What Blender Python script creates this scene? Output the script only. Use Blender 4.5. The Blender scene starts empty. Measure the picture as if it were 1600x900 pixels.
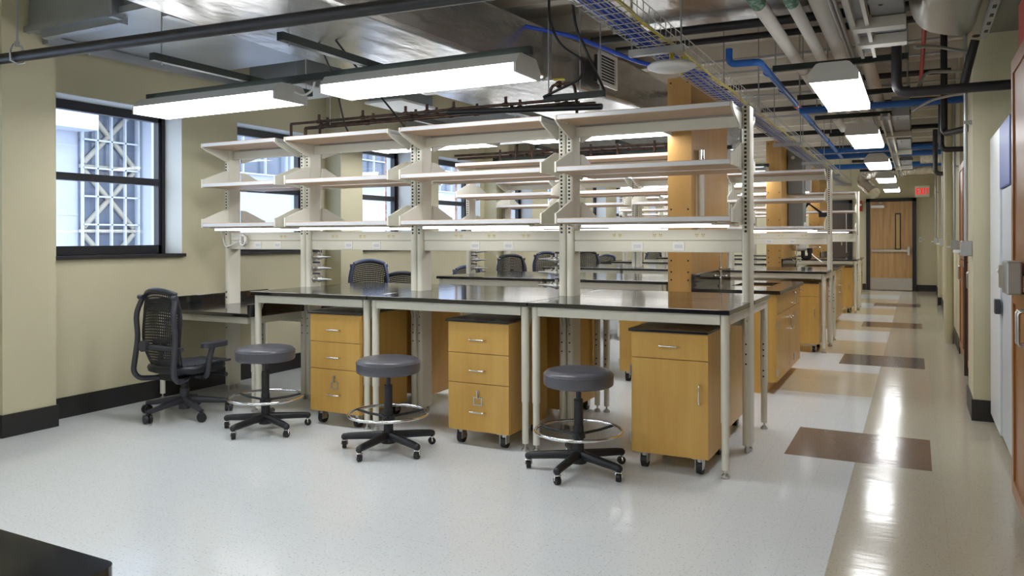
import bpy, bmesh, math, random
from mathutils import Vector, Matrix

# ------------------------------------------------------------------ camera, sky, exposure
scn = bpy.context.scene
col = scn.collection
PI = math.pi
cam_d = bpy.data.cameras.new('camera'); cam = bpy.data.objects.new('camera', cam_d); col.objects.link(cam)
cam_d.sensor_width = 36.0; cam_d.lens = 1220.68/1600*36; cam_d.shift_y = -79.7/1600
cam_d.clip_start = .05; cam_d.clip_end = 200
cam.matrix_world = (Matrix.Translation((.8836, -4.9064, 1.3112)) @ Matrix.Rotation(.477, 4, 'Z')
                    @ Matrix.Rotation(PI/2, 4, 'X') @ Matrix.Rotation(-.0025, 4, 'Z'))
scn.camera = cam
scn.view_settings.view_transform = 'Standard'
scn.view_settings.look = 'None'
scn.view_settings.gamma = 1.0
scn.view_settings.use_curve_mapping = False
scn.view_settings.exposure = 0.36
scn.cycles.use_denoising = True
scn.cycles.max_bounces = 7; scn.cycles.diffuse_bounces = 4; scn.cycles.glossy_bounces = 4
scn.cycles.transmission_bounces = 4; scn.cycles.transparent_max_bounces = 8
scn.cycles.sample_clamp_indirect = 6.0
scn.cycles.caustics_reflective = False; scn.cycles.caustics_refractive = False
SKY = 3.0           # overcast sky
LENS = 11.0          # ceiling fixtures
TUBE = 4.6          # lamps under the shelves
UPLIGHT = 5.5       # unseen slots added on the bench fixtures to brighten the ceiling
world = bpy.data.worlds.new('overcast_sky'); scn.world = world; world.use_nodes = True
_bg = world.node_tree.nodes['Background']; _bg.inputs[0].default_value = (.80, .90, 1.0, 1); _bg.inputs[1].default_value = SKY

random.seed(7)

# ------------------------------------------------------------------ materials
def S(r, g, b):      # sRGB 0-255 -> linear
    f = lambda c: (c/12.92 if c <= .04045 else ((c+.055)/1.055)**2.4)
    return (f(r/255), f(g/255), f(b/255), 1)

def mat(name, rgb, rough=.5, metal=0.0, spec=.5, noise=None, bump=None, coat=0.0, aniso=None):
    m = bpy.data.materials.new(name); m.use_nodes = True
    nt = m.node_tree; b = nt.nodes['Principled BSDF']
    b.inputs['Base Color'].default_value = rgb
    b.inputs['Roughness'].default_value = rough
    b.inputs['Metallic'].default_value = metal
    b.inputs['Specular IOR Level'].default_value = spec
    if coat: b.inputs['Coat Weight'].default_value = coat; b.inputs['Coat Roughness'].default_value = .1
    co = nt.nodes.new('ShaderNodeTexCoord')
    if noise:        # (scale vector, colour 2, lo, hi)
        sc, rgb2, lo, hi = noise
        mp = nt.nodes.new('ShaderNodeMapping'); mp.inputs['Scale'].default_value = sc
        nt.links.new(co.outputs['Object'], mp.inputs['Vector'])
        n = nt.nodes.new('ShaderNodeTexNoise'); n.inputs['Scale'].default_value = 1; n.inputs['Detail'].default_value = 5
        nt.links.new(mp.outputs[0], n.inputs['Vector'])
        r = nt.nodes.new('ShaderNodeValToRGB')
        r.color_ramp.elements[0].position = lo; r.color_ramp.elements[0].color = rgb2
        r.color_ramp.elements[1].position = hi; r.color_ramp.elements[1].color = rgb
        nt.links.new(n.outputs['Fac'], r.inputs[0]); nt.links.new(r.outputs[0], b.inputs['Base Color'])
    if bump:         # (scale, strength, distance)
        n2 = nt.nodes.new('ShaderNodeTexNoise'); n2.inputs['Detail'].default_value = 3
        mp2 = nt.nodes.new('ShaderNodeMapping')
        sv = bump[0] if isinstance(bump[0], tuple) else (bump[0],)*3
        mp2.inputs['Scale'].default_value = sv; n2.inputs['Scale'].default_value = 1
        nt.links.new(co.outputs['Object'], mp2.inputs[0]); nt.links.new(mp2.outputs[0], n2.inputs['Vector'])
        bp = nt.nodes.new('ShaderNodeBump'); bp.inputs['Strength'].default_value = bump[1]; bp.inputs['Distance'].default_value = bump[2]
        nt.links.new(n2.outputs['Fac'], bp.inputs['Height']); nt.links.new(bp.outputs[0], b.inputs['Normal'])
    return m

def emit(name, rgb, strength):
    m = bpy.data.materials.new(name); m.use_nodes = True; nt = m.node_tree
    b = nt.nodes['Principled BSDF']
    b.inputs['Base Color'].default_value = (.9, .9, .9, 1) if strength > 1 else rgb
    b.inputs['Emission Color'].default_value = rgb; b.inputs['Emission Strength'].default_value = strength
    return m

WALL = mat('wall_paint', S(204, 197, 167), .65, noise=((1.5,)*3, S(199, 192, 162), .35, .65))
REVEAL = mat('reveal_paint', S(226, 228, 226), .6)
BASE = mat('rubber_base', S(38, 37, 38), .45)
DECK = mat('deck_paint', S(226, 219, 206), .8, noise=((3,)*3, S(216, 208, 194), .35, .65))
STEEL = mat('cream_steel', S(224, 221, 207), .38)
STEELD = mat('slot_dark', S(48, 44, 40), .7)
LAM = mat('white_laminate', S(206, 207, 210), .32)
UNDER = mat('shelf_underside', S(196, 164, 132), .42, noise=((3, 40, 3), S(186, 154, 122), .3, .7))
EPOXY = mat('black_epoxy', S(30, 30, 33), .1, spec=1.0, noise=((30,)*3, S(24, 24, 27), .35, .65))
WOOD = mat('maple_veneer', S(208, 167, 90), .36, noise=((14, 14, 1.3), S(197, 152, 74), .3, .72))
WOODP = mat('column_veneer', S(206, 160, 94), .4, noise=((12, 12, 1.0), S(196, 150, 84), .3, .72))
WOODR = mat('cherry_wood', S(156, 100, 48), .32, noise=((18, 18, 1.5), S(134, 82, 36), .3, .7))
OAK = mat('oak_door', S(204, 166, 116), .42, noise=((26, 26, 1.4), S(180, 140, 92), .32, .68))
CHROME = mat('chrome', S(225, 225, 228), .12, 1.0)
NICKEL = mat('satin_nickel', S(196, 194, 190), .28, 1.0)
BLACKP = mat('black_plastic', S(34, 35, 40), .42)
DGREY = mat('dark_grey_plastic', S(62, 63, 72), .4)
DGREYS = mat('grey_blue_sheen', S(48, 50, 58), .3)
VINYL = mat('grey_vinyl', S(88, 88, 96), .3, bump=(60, .05, .002))
MESHB = mat('chair_mesh', S(30, 30, 34), .55)
SKYSHEEN = mat('painted_sky_sheen', S(84, 92, 124), .33)  # bluish sky reflection put into the colour of chair trim
RUBBER = mat('rubber_wheel', S(24, 24, 26), .5)
WHITEP = mat('white_plastic', S(232, 232, 230), .4)
IVORY = mat('ivory_plastic', S(226, 218, 180), .4)
GALV = mat('galvanised_sheet', S(168, 173, 178), .36, .62, noise=((3,)*3, S(156, 161, 166), .3, .7), bump=(2.2, .25, .02))
FOIL = mat('foil_wrap', S(200, 198, 195), .25, .86, noise=((4,)*3, S(182, 180, 177), .3, .7), bump=((9, 3.5, 9), .38, .02))
SPIRAL = mat('bright_sheet_metal', S(200, 198, 194), .3, .85, bump=((2, 3, 2), .15, .01))
FLEX = mat('flex_foil', S(205, 200, 195), .2, 1.0, bump=(26, .8, .02))
BLKIRON = mat('black_iron', S(40, 38, 40), .45, noise=((12,)*3, S(30, 28, 30), .35, .65))
GREENST = mat('green_strut', S(22, 32, 27), .5)
COPPER = mat('copper_pipe', S(108, 80, 66), .35, .6, noise=((20,)*3, S(64, 54, 50), .35, .65))
INSUL = mat('pipe_insulation', S(220, 216, 208), .7)
GREENB = mat('green_band', S(60, 110, 84), .5, noise=((30, 30, 60), S(130, 180, 160), .42, .5))
BLUEP = mat('blue_pipe', S(34, 96, 178), .4)
BLUEC = mat('blue_cable', S(46, 88, 212), .45)
YELL = mat('yellow_conduit', S(226, 206, 30), .5)
WIRE = mat('zinc_wire', S(190, 190, 182), .35, .6)
CONDUIT = mat('emt_conduit', S(176, 178, 180), .35, .75)
REDP = mat('red_paint', S(176, 44, 44), .45)
FIXT = mat('fixture_white', S(214, 214, 212), .45)
WFRAME = mat('window_bronze', S(34, 34, 40), .4)
GREYBOX = mat('grey_enclosure', S(128, 130, 132), .5)
GREYW = mat('busway_white', S(206, 204, 196), .5)
FRIDGE = mat('fridge_white', S(222, 226, 232), .3)
FRBLUE = mat('fridge_blue', S(66, 96, 168), .35)
DKDOOR = mat('brown_door', S(74, 62, 54), .5)
STAIN = mat('stainless', S(196, 194, 192), .28, .95, bump=((2, 2, 60), .06, .002))
CABLEB = mat('black_cable', S(22, 22, 24), .5)
ORANGE = mat('orange_label', S(214, 110, 60), .5)
LENSM = emit('lamp_lens', (.965, .985, 1, 1), LENS)
UPM = emit('added_uplight', (.965, .985, 1, 1), UPLIGHT)
TUBEM = emit('lamp_tube', (1, .985, .955, 1), TUBE)
EXITW = emit('exit_face', S(190, 196, 176), .12)
EXITR = emit('exit_letters', S(225, 20, 35), .75)
BRICK = mat('brick', S(168, 104, 88), .8, noise=((6, 6, 14), S(196, 160, 148), .45, .55))
PANELW = mat('facade_panel', S(196, 200, 212), .6)
FGLASS = mat('facade_glazing', S(92, 100, 118), .2, spec=.8, noise=((.7,)*3, S(112, 122, 140), .35, .65))
FMULL = mat('facade_mullion', S(208, 213, 222), .5)
FBRACE = mat('facade_brace', S(178, 172, 158), .6)

def glass_mat():
    m = bpy.data.materials.new('window_glass'); m.use_nodes = True; nt = m.node_tree
    nt.nodes.remove(nt.nodes['Principled BSDF']); out = nt.nodes['Material Output']
    t = nt.nodes.new('ShaderNodeBsdfTransparent'); t.inputs[0].default_value = (.93, .96, 1, 1)
    g = nt.nodes.new('ShaderNodeBsdfGlossy'); g.inputs['Roughness'].default_value = .02
    lw = nt.nodes.new('ShaderNodeLayerWeight'); lw.inputs[0].default_value = .5
    pw_ = nt.nodes.new('ShaderNodeMath'); pw_.operation = 'POWER'; pw_.inputs[1].default_value = 4.0
    fr = nt.nodes.new('ShaderNodeMath'); fr.operation = 'MULTIPLY_ADD'; fr.inputs[1].default_value = .5; fr.inputs[2].default_value = .025
    nt.links.new(lw.outputs['Facing'], pw_.inputs[0]); nt.links.new(pw_.outputs[0], fr.inputs[0])
    mx = nt.nodes.new('ShaderNodeMixShader')
    nt.links.new(fr.outputs[0], mx.inputs[0]); nt.links.new(t.outputs[0], mx.inputs[1]); nt.links.new(g.outputs[0], mx.inputs[2])
    nt.links.new(mx.outputs[0], out.inputs[0]); return m
GLASS = glass_mat()

def floor_mat():
    m = bpy.data.materials.new('vinyl_tile_floor'); m.use_nodes = True; nt = m.node_tree; L = nt.links
    b = nt.nodes['Principled BSDF']; N = nt.nodes.new
    geo = N('ShaderNodeNewGeometry'); sp = N('ShaderNodeSeparateXYZ'); L.new(geo.outputs['Position'], sp.inputs[0])
    def M(op, a, bb=None):
        n = N('ShaderNodeMath'); n.operation = op
        for i, v in enumerate((a, bb)):
            if v is None: continue
            if isinstance(v, (int, float)): n.inputs[i].default_value = v
            else: L.new(v, n.inputs[i])
        return n.outputs[0]
    X, Y = sp.outputs[0], sp.outputs[1]
    def rng(v, lo, hi): return M('MULTIPLY', M('GREATER_THAN', v, lo), M('LESS_THAN', v, hi))
    def mix(f, a, c):
        n = N('ShaderNodeMix'); n.data_type = 'RGBA'; L.new(f, n.inputs[0])
        for v, k in ((a, 6), (c, 7)):
            if isinstance(v, tuple): n.inputs[k].default_value = v
            else: L.new(v, n.inputs[k])
        return n.outputs[2]
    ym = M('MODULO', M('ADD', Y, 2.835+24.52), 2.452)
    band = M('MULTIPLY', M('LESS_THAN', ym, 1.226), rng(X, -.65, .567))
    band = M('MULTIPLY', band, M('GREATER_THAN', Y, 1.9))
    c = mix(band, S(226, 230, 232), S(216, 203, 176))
    c = mix(M('GREATER_THAN', X, .567), c, S(188, 180, 161))
    inX = rng(X, .175, .962)
    br = M('MULTIPLY', inX, M('ADD', rng(Y, .03, .78), rng(Y, 7.5, 8.26)))
    c = mix(br, c, S(126, 102, 84))
    gr = M('MULTIPLY', inX, M('ADD', rng(Y, 3.78, 4.55), rng(Y, 11.25, 12.02)))
    c = mix(gr, c, S(92, 88, 88))
    # speckle of the tile
    vor = N('ShaderNodeTexNoise'); vor.inputs['Scale'].default_value = 95; vor.inputs['Detail'].default_value = 2
    L.new(geo.outputs['Position'], vor.inputs['Vector'])
    r = N('ShaderNodeValToRGB'); r.color_ramp.elements[0].position = .30; r.color_ramp.elements[0].color = (.42, .42, .42, 1)
    r.color_ramp.elements[1].position = .40; r.color_ramp.elements[1].color = (1, 1, 1, 1)
    L.new(vor.outputs['Fac'], r.inputs[0])
    mu = N('ShaderNodeMix'); mu.data_type = 'RGBA'; mu.blend_type = 'MULTIPLY'; mu.inputs[0].default_value = .6
    L.new(c, mu.inputs[6]); L.new(r.outputs[0], mu.inputs[7])
    # 12-inch tile joints
    jx = M('LESS_THAN', M('MODULO', M('ADD', X, 20.0+.043), .305), .003)
    jy = M('LESS_THAN', M('MODULO', M('ADD', Y, 20.0+.1), .305), .003)
    j = M('MULTIPLY', M('MAXIMUM', jx, jy), .12)
    dk = N('ShaderNodeMix'); dk.data_type = 'RGBA'; L.new(j, dk.inputs[0]); L.new(mu.outputs[2], dk.inputs[6]); dk.inputs[7].default_value = (.2, .18, .15, 1)
    L.new(dk.outputs[2], b.inputs['Base Color'])
    b.inputs['Roughness'].default_value = .13; b.inputs['Specular IOR Level'].default_value = .35
    nb = N('ShaderNodeTexNoise'); nb.inputs['Scale'].default_value = 1; nb.inputs['Detail'].default_value = 3
    mpb = N('ShaderNodeMapping'); mpb.inputs['Scale'].default_value = (2.5, 9, 1); L.new(geo.outputs['Position'], mpb.inputs[0])
    L.new(mpb.outputs[0], nb.inputs['Vector'])
    bp = N('ShaderNodeBump'); bp.inputs['Strength'].default_value = .12; bp.inputs['Distance'].default_value = .01
    L.new(nb.outputs['Fac'], bp.inputs['Height']); L.new(bp.outputs[0], b.inputs['Normal'])
    return m
FLOORM = floor_mat()

# ------------------------------------------------------------------ mesh builder
class MB:
    def __init__(s): s.v = []; s.f = []; s.mi = []; s.sm = []; s.mats = []
    def _m(s, m):
        if m not in s.mats: s.mats.append(m)
        return s.mats.index(m)
    def add(s, vs, fs, m, smooth=False):
        o = len(s.v); s.v += [tuple(v) for v in vs]; k = s._m(m)
        for f in fs: s.f.append([o+i for i in f]); s.mi.append(k); s.sm.append(smooth)
    def box(s, x0, x1, y0, y1, z0, z1, m, ms=None):
        vs = [(x, y, z) for z in (z0, z1) for y in (y0, y1) for x in (x0, x1)]
        fs = [(0, 2, 3, 1), (4, 5, 7, 6), (0, 1, 5, 4), (2, 6, 7, 3), (0, 4, 6, 2), (1, 3, 7, 5)]  # -z +z -y +y -x +x
        if ms is None: s.add(vs, fs, m)
        else:
            for f, mm in zip(fs, ms): s.add([vs[i] for i in f], [(0, 1, 2, 3)], mm or m)
        return s
    def rbox(s, x0, x1, y0, y1, z0, z1, m, r=.01, n=3):      # rounded in plan (vertical edges)
        pts = []
        for cx, cy, a0 in ((x1-r, y1-r, 0), (x0+r, y1-r, 90), (x0+r, y0+r, 180), (x1-r, y0+r, 270)):
            for i in range(n+1):
                a = math.radians(a0+90*i/n); pts.append((cx+r*math.cos(a), cy+r*math.sin(a)))
        return s.prism([(x, y, z0) for x, y in pts], (0, 0, z1-z0), m)
    def prism(s, poly, ext, m, smooth=False):
        n = len(poly); e = Vector(ext); p = [Vector(q) for q in poly]
        nrm = Vector((0, 0, 0))
        for i in range(n): nrm += (p[i]).cross(p[(i+1) % n])
        if nrm.dot(e) < 0: p.reverse()
        vs = [tuple(q) for q in p]+[tuple(q+e) for q in p]
        s.add(vs, [tuple(range(n-1, -1, -1)), tuple(range(n, 2*n))], m)
        s.add(vs, [(i, (i+1) % n, n+(i+1) % n, n+i) for i in range(n)], m, smooth)
        return s
    def cyl(s, a, b, r, m, n=12, r2=None, caps=True):
        a, b = Vector(a), Vector(b); d = b-a; r2 = r if r2 is None else r2
        q = d.to_track_quat('Z', 'Y'); vs = []
        for p, rr in ((a, r), (b, r2)):
            for i in range(n):
                t = 2*PI*i/n; vs.append(p+q @ Vector((rr*math.cos(t), rr*math.sin(t), 0)))
        s.add(vs, [(i, (i+1) % n, n+(i+1) % n, n+i) for i in range(n)], m, True)
        if caps:
            s.add(vs, [tuple(range(n-1, -1, -1)), tuple(range(n, 2*n))], m)
        return s
    def tube(s, pts, r, m, n=8, closed=False, rads=None):
        P = [Vector(p) for p in pts]; k = len(P); vs = []
        prev = None
        for i in range(k):
            if closed: t = P[(i+1) % k]-P[i-1]
            else: t = P[min(i+1, k-1)]-P[max(i-1, 0)]
            t.normalize()
            if prev is None:
                u = t.orthogonal().normalized()
            else:
                u = (prev-t*prev.dot(t))
                u = u.normalized() if u.length > 1e-6 else t.orthogonal().normalized()
            prev = u; w = t.cross(u); rr = rads[i] if rads else r
            for j in range(n):
                a = 2*PI*j/n; vs.append(P[i]+(u*math.cos(a)+w*math.sin(a))*rr)
        fs = []
        for i in range(k if closed else k-1):
            o0 = i*n; o1 = ((i+1) % k)*n
            for j in range(n): fs.append((o0+j, o0+(j+1) % n, o1+(j+1) % n, o1+j))
        s.add(vs, fs, m, True)
        if not closed: s.add(vs, [tuple(range(n-1, -1, -1)), tuple(range((k-1)*n, k*n))], m)
        return s
    def lathe(s, prof, m, n=24, c=(0, 0, 0)):       # profile of (r, z), around z
        vs = []; k = len(prof)
        for r, z in prof:
            for i in range(n):
                a = 2*PI*i/n; vs.append((c[0]+r*math.cos(a), c[1]+r*math.sin(a), c[2]+z))
        fs = [(i*n+j, i*n+(j+1) % n, (i+1)*n+(j+1) % n, (i+1)*n+j) for i in range(k-1) for j in range(n)]
        s.add(vs, fs, m, True)
        s.add(vs, [tuple(range(n-1, -1, -1)), tuple(range((k-1)*n, k*n))], m)
        return s
    def sphere(s, c, r, m, n=12):
        k = n//2
        return s.lathe([(max(r*math.sin(PI*i/k), 1e-4), -r*math.cos(PI*i/k)) for i in range(k+1)], m, n, c)
    def torus(s, c, R, r, m, n=40, k=8):
        return s.tube([(c[0]+R*math.cos(2*PI*i/n), c[1]+R*math.sin(2*PI*i/n), c[2]) for i in range(n)], r, m, k, True)
    def build(s, name, parent=None, bevel=0, seg=2, loc=None, rz=0):
        me = bpy.data.meshes.new(name); me.from_pydata(s.v, [], s.f)
        for m in s.mats: me.materials.append(m)
        for p, k, q in zip(me.polygons, s.mi, s.sm): p.material_index = k; p.use_smooth = q
        me.update()
        o = bpy.data.objects.new(name, me); col.objects.link(o)
        if parent: o.parent = parent
        if loc: o.location = loc
        if rz: o.rotation_euler.z = rz
        if bevel:
            bm = bmesh.new(); bm.from_mesh(me)
            ed = [e for e in bm.edges if len(e.link_faces) == 2 and e.calc_face_angle(0) > .6]
            bmesh.ops.remove_doubles(bm, verts=bm.verts, dist=1e-6)
            ed = [e for e in bm.edges if len(e.link_faces) == 2 and e.calc_face_angle(0) > .6]
            bmesh.ops.bevel(bm, geom=ed, offset=bevel, segments=seg, profile=.5, affect='EDGES', clamp_overlap=True)
            bm.to_mesh(me); bm.free()
        return o

def tag(o, label=None, cat=None, group=None, kind=None):
    if label: o['label'] = label
    if cat: o['category'] = cat
    if group: o['group'] = group
    if kind: o['kind'] = kind
    return o
def empty(name, loc=(0, 0, 0), rz=0):
    o = bpy.data.objects.new(name, None); o.empty_display_size = .1; col.objects.link(o)
    o.location = loc; o.rotation_euler.z = rz; return o
def copy_tree(o, parent=None):
    c = o.copy(); col.objects.link(c); c.parent = parent
    for ch in o.children: copy_tree(ch, c)
    return c
def place(o, label, loc, rz=None, group=None, first=False):
    c = o if first else copy_tree(o)
    c.location = loc
    if rz is not None: c.rotation_euler.z = rz
    c['label'] = label
    if group: c['group'] = group
    return c
def struct(name, mb, **k):
    o = mb.build(name, **k); o['kind'] = 'structure'; return o
def single(name, mb, label, cat, group=None, kind=None, **k):
    return tag(mb.build(name, **k), label, cat, group, kind)
def seg_arc(pts, r=.06, n=5):       # rounds the corners of a polyline
    out = [Vector(pts[0])]
    for i in range(1, len(pts)-1):
        a, b, c = Vector(pts[i-1]), Vector(pts[i]), Vector(pts[i+1])
        d1 = (a-b); d2 = (c-b); rr = min(r, d1.length*.45, d2.length*.45)
        p, q = b+d1.normalized()*rr, b+d2.normalized()*rr
        for j in range(n+1):
            t = j/n; out.append(p*(1-t)**2+b*2*t*(1-t)+q*t*t)
    out.append(Vector(pts[-1])); return out

# ------------------------------------------------------------------ room shell
XL, XR, YF, YB, ZC = -4.64, 1.95, 16.02, -8.0, 3.35
struct('floor', MB().box(XL-.38, XR+.2, YB, YF+.2, -.1, 0, FLOORM))
ce = MB().box(XL-.38, XR+.2, YB, YF+.2, ZC, ZC+.1, DECK)
for i in range(26):                                   # deck ribs
    y = -7.5+.92*i; ce.box(XL, XR, y, y+.12, ZC-.16, ZC, DECK)
struct('ceiling', ce)
# left wall with window openings at a 1.70 m rhythm
WY = [-1.40+1.70*k for k in range(-3, 10)]
WW, WZ0, WZ1 = 1.09, 1.18, 2.37
WY = [y for y in WY if y > -2]
WIN = [(-7.6, 2.6), (-4.7, 2.6)]+[(y, WW) for y in WY]
wl = MB(); edges = [YB]+[e for y, w in WIN for e in (y, y+w)]+[YF]
wl.box(XL-.38, XL, YB, YF, 0, WZ0, WALL); wl.box(XL-.38, XL, YB, YF, WZ1, ZC, WALL)
for i in range(0, len(edges), 2):
    if edges[i+1] > edges[i]: wl.box(XL-.38, XL, edges[i], edges[i+1], WZ0, WZ1, WALL, ms=[None, None, REVEAL, REVEAL, None, None])
for y, w in WIN:                                       # white reveal at the head of each opening
    wl.box(XL-.37, XL-.001, y, y+w, WZ1-.004, WZ1+.001, REVEAL)
struct('wall_left', wl)
for i, y in enumerate([-1.71+3.4*k for k in range(0, 6)]):
    struct('wall_left_pilaster', MB().box(XL, -4.44, y-.18, y+.18, 0, ZC, WALL))
    struct('baseboard_pilaster', MB().box(XL, -4.428, y-.192, y+.192, 0, .15, BASE))
struct('wall_back', MB().box(XL-.3, XR+.2, YB-.2, YB, 0, ZC, WALL))
struct('wall_far', MB().box(XL-.3, XR+.2, YF, YF+.2, 0, ZC, WALL))
struct('wall_right', MB().box(XR, XR+.2, YB, 5.1, 0, ZC, WALL).box(1.32, XR+.2, 5.1, YF, 0, ZC, WALL))
struct('wall_right_column', MB().box(1.245, XR, 1.53, 2.12, 0, ZC, WALL))
for y, w in ((7.6, .5), (11.9, .5)):
    struct('wall_right_column', MB().box(1.262, 1.345, y, y+w, 0, ZC, WALL))
    struct('baseboard_column', MB().box(1.25, 1.345, y-.012, y+w+.012, 0, .15, BASE))
struct('baseboard_column', MB().box(1.233, XR, 1.518, 2.13, 0, .15, BASE))
struct('baseboard_left', MB().box(XL, XL+.012, YB, YF, 0, .15, BASE))
struct('baseboard_far', MB().box(XL, -1.24, YF-.012, YF, 0, .15, BASE).box(-.48, -.2, YF-.012, YF, 0, .15, BASE).box(.9, 1.345, YF-.012, YF, 0, .15, BASE))
struct('baseboard_right', MB().box(1.308, 1.32, 5.088, YF, 0, .15, BASE))
struct('trim_soffit', MB().box(1.33, XR, -3.0, 1.53, 2.74, 2.9, mat('soffit_grey', S(116, 114, 100), .7)))

def window(n, y, w):
    x = XL-.25; fr = MB(); y1 = y+w; b = .055
    fr.box(x-.03, x+.03, y, y1, WZ1-.075, WZ1, WFRAME).box(x-.03, x+.03, y, y1, WZ0+.0, WZ0+.07, WFRAME)
    fr.box(x-.03, x+.03, y, y+b, WZ0, WZ1, WFRAME).box(x-.03, x+.03, y1-b, y1, WZ0, WZ1, WFRAME)
    fr.box(x-.034, x+.034, y+b, y1-b, 1.755, 1.812, WFRAME)
    fr.box(x-.045, x-.03, y+b-.02, y+b, WZ0, WZ1, WFRAME).box(x+.03, x+.045, y1-.03, y1, WZ0, WZ1, WFRAME)
    o = fr.build(f'window_{n}'); o['kind'] = 'structure'
    g = MB().box(x-.004, x+.004, y+b, y1-b, WZ0+.07, 1.755, GLASS).build('window_pane', o)
    g2 = MB().box(x-.012, x-.004, y+b, y1-b, 1.812, WZ1-.075, GLASS).build('window_pane', o)
    MB().box(XL-.22, XL+.03, y-.02, y1+.02, WZ0-.028, WZ0, BASE).build('window_sill', o)
for i, (y, w) in enumerate(WIN): window(i+1, y, w)

# doors on the far wall
def door_far():
    y = YF-.02
    fr = MB().box(-.19, -.105, y-.04, y+.02, 0, 2.22, WFRAME).box(.81, .895, y-.04, y+.02, 0, 2.22, WFRAME).box(-.19, .895, y-.04, y+.02, 2.14, 2.22, WFRAME)
    o = fr.build('door_1'); o['kind'] = 'structure'
    leaf = MB().box(-.105, .81, y-.02, y+.015, .01, 2.14, OAK).build('door_leaf', o)
    MB().box(.44, .57, y-.03, y-.02, .98, 1.86, WFRAME).box(.467, .543, y-.032, y-.03, 1.01, 1.83, mat('lite_glow', S(196, 160, 96), .25)).build('vision_lite', o)
    MB().box(-.1, .805, y-.024, y-.02, .02, .3, STAIN).build('kick_plate', o)
    pb = MB().box(-.07, .72, y-.075, y-.04, .93, .985, STAIN).box(-.08, -.04, y-.06, y-.02, .925, .99, DGREY).box(.7, .76, y-.085, y-.02, .85, 1.06, STAIN)
    pb.build('panic_bar', o, bevel=.006)
    MB().box(-.08, .21, y-.075, y-.02, 1.99, 2.055, NICKEL).box(.1, .16, y-.05, y-.03, 2.1, 2.12, NICKEL).build('door_closer', o, bevel=.004)
door_far()
y = YF-.02
d2 = MB().box(-1.22, -1.15, y-.04, y+.02, 0, 2.2, WFRAME).box(-.57, -.5, y-.04, y+.02, 0, 2.2, WFRAME).box(-1.22, -.5, y-.04, y+.02, 2.12, 2.2, WFRAME).build('door_2')
d2['kind'] = 'structure'
MB().box(-1.15, -.57, y-.02, y+.015, .01, 2.12, DKDOOR).build('door_leaf', d2)
MB().cyl((-.63, y-.06, .9), (-.63, y-.06, 1.9), .014, NICKEL, 8).build('door_pull', d2)

# building across the court, seen through the windows
fb = empty('facade_building', (-12.5, 6, -2)); tag(fb, 'white panelled building with braced glazing seen through the windows', 'building')
X0 = -12.5
def P_(mb): return mb
pw = MB(); pw.box(-.5, 0, -6.5, 34, 0, 9, PANELW)
for k in range(9): pw.box(0, .012, -6.5, 34, k*.62, k*.62+.02, FMULL)
pw.build('panel_wall', fb)
def glazing(y0, y1, z0, z1, ny, nz, h):
    g = MB().box(.01, .03, y0, y1, z0, z1, FGLASS)
    o = g.build('glazed_bay', fb)
    m = MB()
    for i in range(ny+1):
        yy = y0+(y1-y0)*i/ny; m.box(.10, .16, yy-.014, yy+.014, z0, z1, FMULL)
    for j in range(nz+1):
        zz = z0+(z1-z0)*j/nz; m.box(.10, .16, y0, y1, zz-.014, zz+.014, FMULL)
    m.build('mullion_grid', o)
    if h:
        b = MB(); z = z0+.1
        while z < z1-.5:
            for a, c in ((y0+.06, y1-.06), (y1-.06, y0+.06)):
                b.cyl((.06, a, z+.06), (.06, c, z+h-.06), .05, FBRACE, 8)
            b.box(.03, .09, y0, y1, z-.03, z+.03, FBRACE); z += h
        b.build('cross_brace', o)
o6 = lambda y_: y_-6          # the building's own frame starts at y = 6, z = -2
glazing(o6(3.99), o6(5.12), 1.0, 5.6, 4, 9, 1.17)
glazing(o6(6.4), o6(40), 4.75, 7.4, 50, 4, 0)
MB().box(0, .5, o6(5.22), o6(5.62), 0, 9, FMULL).build('white_pier', fb)
MB().box(0, 2.0, o6(4.3), o6(6.0), 5.6, 5.85, FMULL).build('canopy_slab', fb)
MB().box(0, .5, o6(2.5), o6(4.05), 5.22, 9, FMULL).build('white_panel_block', fb)
struct('exterior_ground', MB().box(-40, XL-.38, -40, 60, -2.2, -2.0, PANELW))
bk = MB()
for yy in WY[1:]: bk.box(XL-.50, XL-.385, yy+WW+.13, yy+WW+.5, 0, 3, BRICK)
struct('exterior_brick', bk)

# ------------------------------------------------------------------ bench pieces
PW, PD = .05, .145          # post width and depth
def shelf_part(w, z, depth, side, top, parent):
    """side -1 = camera side, +1 = far side"""
    y0, y1 = side*.35, side*.045
    lo, hi = min(y0, y1), max(y0, y1)
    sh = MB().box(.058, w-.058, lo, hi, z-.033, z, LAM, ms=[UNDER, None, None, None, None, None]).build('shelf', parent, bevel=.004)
    for x in (.046, w-.058):
        if top: poly = [(x, side*.352, z-.034), (x, side*.352, z-.002), (x, side*.335, z-.002), (x, side*.32, z-.034), (x, side*.074, z-.034), (x, side*.074, z-.13), (x, side*.1, z-.13), (x, side*.30, z-.062)]
        else: poly = [(x, side*.352, z-.036), (x, side*.352, z+.032), (x, side*.33, z+.036), (x, side*.12, z+.115), (x, side*.074, z+.115), (x, side*.074, z-.05), (x, side*.15, z-.036)]
        # concave-safe: split as strips
        b = MB(); b.prism(poly, (.012, 0, 0), STEEL); b.build('bracket', sh)
    return sh
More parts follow.
